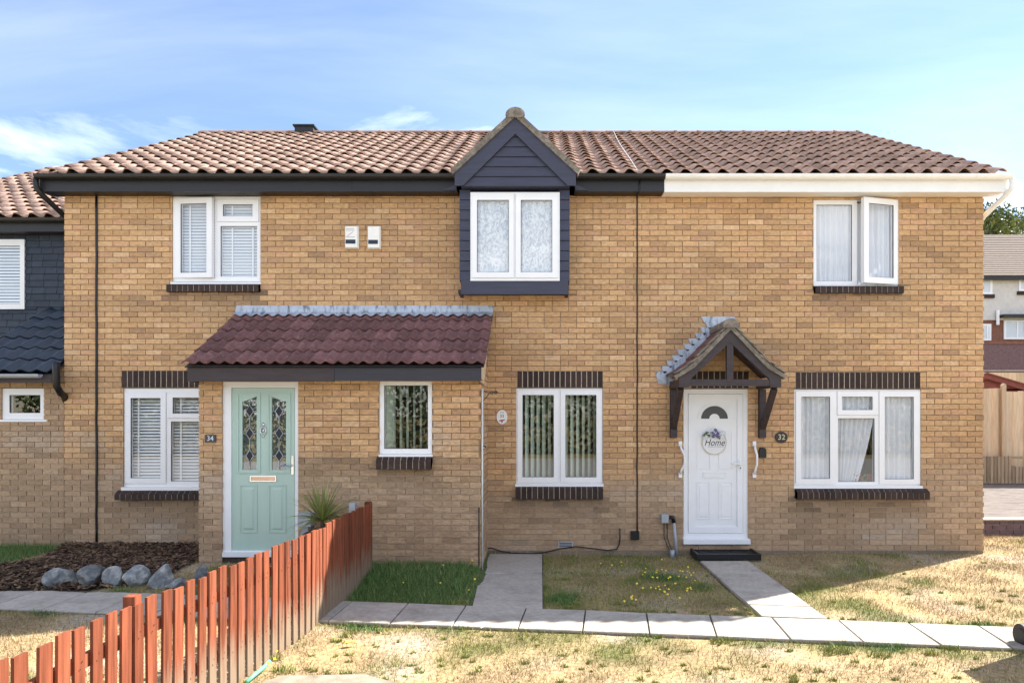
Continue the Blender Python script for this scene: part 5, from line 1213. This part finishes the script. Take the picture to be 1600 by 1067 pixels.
# ---------------------------------------------------------------- bits on the lawn
p0 = [gpt(385, 1072), gpt(398, 1062), gpt(412, 1052), gpt(421, 1044)]
cable('garden_hose', [(a, b2, gz(a, b2) + .03 + .01 * i) for i, (a, b2) in enumerate(p0)], .016, M['hose'], 'end of a green garden hose at the fence foot', 'hose')
def leaflet(px, py, s_, m, label, cat, name, rot=.4):
    x, y = gpt(px, py); z = gz(x, y) + .035; c, sn_ = math.cos(rot), math.sin(rot); o = [(-1, 0, 0), (-.3, .45, .25), (.5, .4, .2), (1, 0, .15), (.4, -.4, .3), (-.4, -.4, .2), (0, 0, .1)]
    v = [(x + s_ * (a * c - b2 * sn_), y + s_ * (a * sn_ + b2 * c), z + s_ * d_) for a, b2, d_ in o]; b = MB().add(v, [(i, (i+1) % 6, 6) for i in range(6)]); tag(mk(name, b, m), label, cat)
leaflet(547, 1008, .055, M['deadleaf'], 'curled yellow fallen leaf on the dry lawn by the fence', 'leaf', 'fallen_leaf')
leaflet(754, 986, .03, M['petal'], 'small pale leaf at the front edge of the pavement', 'leaf', 'fallen_leaf', 1.2)

# grass: dense short blades as one mass for each look
ng = np.random.default_rng(3)
def inside(poly, X, Y):
    c = np.zeros(len(X), bool); n = len(poly)
    for i in range(n):
        (x0, y0), (x1, y1) = poly[i], poly[(i+1) % n]
        if y0 == y1: continue
        k = ((y0 > Y) != (y1 > Y)) & (X < (x1 - x0) * (Y - y0) / (y1 - y0) + x0); c ^= k
    return c
def blades(name, X, Y, cols, h, wd, label, tufted=1.0, lean=.6):
    n = len(X); Z = np.array([gz(a, b2) for a, b2 in zip(X, Y)]); th = ng.uniform(0, 2*np.pi, n); ln = ng.uniform(.1, lean, n) * h; tx, ty = np.cos(ng.uniform(0, 6.28, n)), np.sin(ng.uniform(0, 6.28, n))
    w2 = wd / 2; bx_, by_ = np.cos(th) * w2, np.sin(th) * w2
    v = np.empty((n, 3, 3)); v[:, 0] = np.stack([X - bx_, Y - by_, Z - .004], 1); v[:, 1] = np.stack([X + bx_, Y + by_, Z - .004], 1); v[:, 2] = np.stack([X + tx * ln, Y + ty * ln, Z + h], 1)
    me = bpy.data.meshes.new(name); me.vertices.add(3*n); me.vertices.foreach_set('co', v.ravel()); me.loops.add(3*n); me.loops.foreach_set('vertex_index', np.arange(3*n)); me.polygons.add(n); me.polygons.foreach_set('loop_start', np.arange(0, 3*n, 3)); me.polygons.foreach_set('loop_total', np.full(n, 3)); me.update()
    at = me.attributes.new('col', 'FLOAT_COLOR', 'POINT'); cc = np.ones((n, 3, 4), np.float32); cc[:, :, :3] = cols[:, None, :]; at.data.foreach_set('color', cc.ravel())
    return tag(link(name, me, M['blade']), label, 'grass', kind='stuff')
def clear(X, Y):
    k = np.ones(len(X), bool)
    for poly in (PATH33, PATH32, PAVE, BED, FRONTSLAB): k &= ~inside(poly, X, Y)
    k &= ~((X > XL) & (X < XR) & (Y > -.01)); k &= ~((X > PX0) & (X < PX1) & (Y > YP - .01)); k &= ~((X < XL + .05) & (X > NL) & (Y > YN0 - .01)); k &= Y < 1.5
    return k
def scatter(n, x0, x1, y0, y1):
    X, Y = ng.uniform(x0, x1, n), ng.uniform(y0, y1, n); k = clear(X, Y); return X[k], Y[k]
X, Y = scatter(380000, -7.5, 8.5, -6.2, 1.5)
info = [straw(a, b2) for a, b2 in zip(X, Y)]; G = np.array([i[0] for i in info]); N2 = np.array([i[1] for i in info])
r_ = ng.random(len(X)); isg = r_ < G * .95 + .05
keep = ng.random(len(X)) < np.where(isg, 1, np.clip(.7 + N2 * 1.4, .15, 1)); X, Y, G, N2, isg = X[keep], Y[keep], G[keep], N2[keep], isg[keep]; q = ng.random((len(X), 1)); deep = (G > .8)[:, None]
n4 = np.array([mnoise.noise(Vector((a * 1.3, b2 * 1.6, 21))) for a, b2 in zip(X, Y)])[:, None]
straw_c = np.array([.47, .36, .19]) * (1 - q) + np.array([.33, .23, .12]) * q; green_c = np.where(deep, np.array([.075, .15, .04]) * (1 - q) + np.array([.19, .26, .08]) * q, np.array([.14, .17, .035]) * (1 - q) + np.array([.30, .28, .07]) * q)
straw_c = straw_c * np.clip(1.05 + n4 * .7, .62, 1.25)
dk = ng.random(len(X)) < .09; straw_c[dk] *= .34
k = ~isg; hh = ng.uniform(.012, .045, len(X)) * np.where(deep[:, 0], 1.6, 1)
blades('dry_grass', X[k], Y[k], straw_c[k], hh[k], ng.uniform(.004, .008, k.sum()), 'short parched straw coloured grass over the lawns', lean=1.4)
blades('green_grass', X[isg], Y[isg], green_c[isg], hh[isg] * 1.25, ng.uniform(.004, .009, isg.sum()), 'green grass in patches and by the porch', lean=.9)
Xs, Ys = scatter(5200, -7.5, 8.5, -6.2, 1.4); cl = np.array([mnoise.noise(Vector((a * 1.9, b2 * 1.9, 44))) for a, b2 in zip(Xs, Ys)]); ks = cl > .12; Xs, Ys = Xs[ks], Ys[ks]; qs = ng.random((len(Xs), 1))
blades('dry_stalks', Xs, Ys, np.array([.50, .40, .22]) * (1 - qs) + np.array([.24, .18, .08]) * qs, ng.uniform(.04, .10, len(Xs)), ng.uniform(.003, .006, len(Xs)), 'sparse taller dry seed stalks on the lawns', lean=.7)
# leafy weed tufts along the pavement and on the lawns
wp = [(1310, 1020, 40, 1), (1125, 1004, 30, .8), (1140, 1000, 22, .7), (1455, 1024, 26, .8), (1375, 1027, 40, .7), (1335, 992, 12, .6), (1280, 1050, 16, .6), (540, 993, 22, .7), (525, 1000, 20, .7), (445, 1048, 40, .9), (430, 1030, 18, 1), (540, 1053, 18, .7), (1000, 1062, 12, .7), (1070, 915, 70, .6), (1020, 925, 50, .5), (985, 945, 20, .6), (965, 943, 14, .6), (880, 905, 30, .5), (30, 908, 30, .7), (70, 915, 26, .8), (870, 895, 20, .5), (1172, 955, 18, .6), (1240, 1058, 14, .6), (690, 1040, 12, .5), (820, 1035, 10, .6), (1490, 1015, 22, .7), (1240, 1066, 16, .8)]
rw_ = random.Random(77)
for _ in range(150):
    py_ = rw_.choice([rw_.uniform(985, 1066), rw_.uniform(880, 1000)]); wp.append((rw_.uniform(430, 1600), py_, rw_.uniform(4, 17), rw_.uniform(.25, .6)))
for (tj, bj) in zip(top_j, bot_j):
    for _ in range(3):
        q_ = rw_.random(); wp.append((tj[0] + (bj[0]-tj[0])*q_, tj[1] + (bj[1]-tj[1])*q_, 3, .45))
for q_ in range(40):
    u_ = rw_.random(); wp.append((550 + 1050 * u_, 972 + 41 * u_ + 4, rw_.uniform(8, 22), rw_.uniform(.3, .7))); u_ = rw_.random(); wp.append((650 + 900 * u_, 941 + 36 * u_ - 1, rw_.uniform(6, 16), rw_.uniform(.25, .5)))
XX = []; YY = []; HH = []
for (px, py, wpx, hs_) in wp:
    x, y = gpt(px, py); s = D / (D + y); r0 = wpx / (S0 * s) / 2; n = int(14 + 900 * r0)
    a = ng.uniform(0, 6.28, n); rr_ = np.sqrt(ng.random(n)); XX.append(x + np.cos(a) * rr_ * r0); YY.append(y + np.sin(a) * rr_ * r0 * .55); HH.append(ng.uniform(.02, .075, n) * hs_)
XX, YY, HH = map(np.concatenate, (XX, YY, HH)); q = ng.random((len(XX), 1)); ok_ = clear(XX, YY); k = ok_ | (inside(PAVE, XX, YY) & (HH < .034) & (ng.random(len(XX)) < .5))
blades('leafy_weeds', XX[k], YY[k], (np.array([.10, .15, .03]) * (1 - q) + np.array([.34, .34, .10]) * q)[k], HH[k], ng.uniform(.006, .014, k.sum()), 'leafy green weeds along the pavement and lawn edges', lean=1.2)
# joint weeds between slabs
# yellow flowers
fb_ = MB(); rr = random.Random(8)
fl_sp = [(1060, 905, 90, 24, 26), (1035, 930, 60, 12, 14), (985, 945, 14, 6, 5), (700, 915, 110, 26, 9), (430, 1030, 14, 40, 9), (30, 945, 60, 8, 6), (1560, 890, 40, 20, 6), (960, 890, 60, 10, 4), (600, 872, 10, 3, 2)]
for (px, py, sx_, sy_, n) in fl_sp:
    for i in range(n):
        x, y = gpt(px + rr.gauss(0, sx_ * .4), py + rr.gauss(0, sy_ * .4)); z = gz(x, y) + rr.uniform(.04, .09); r0 = rr.uniform(.008, .014); n_ = 7; tl = rr.uniform(-.4, .1)
        if y > -.05 or any(inpoly((x, y), q_) for q_ in (PATH33, PATH32, PAVE)): continue
        fb_.add([(x + r0 * math.cos(2*math.pi*q/n_), y + r0 * math.sin(2*math.pi*q/n_) * .8, z + r0 * math.sin(2*math.pi*q/n_) * .6) for q in range(n_)] + [(x, y, z - .006)], [tuple(range(n_))] + [(q, (q+1) % n_, n_) for q in range(n_)])
tag(mk('yellow_flowers', fb_, M['yellow'], origin=(0, 0, 0)), 'tiny yellow weed flowers dotted over the lawns', 'flowers', kind='stuff')
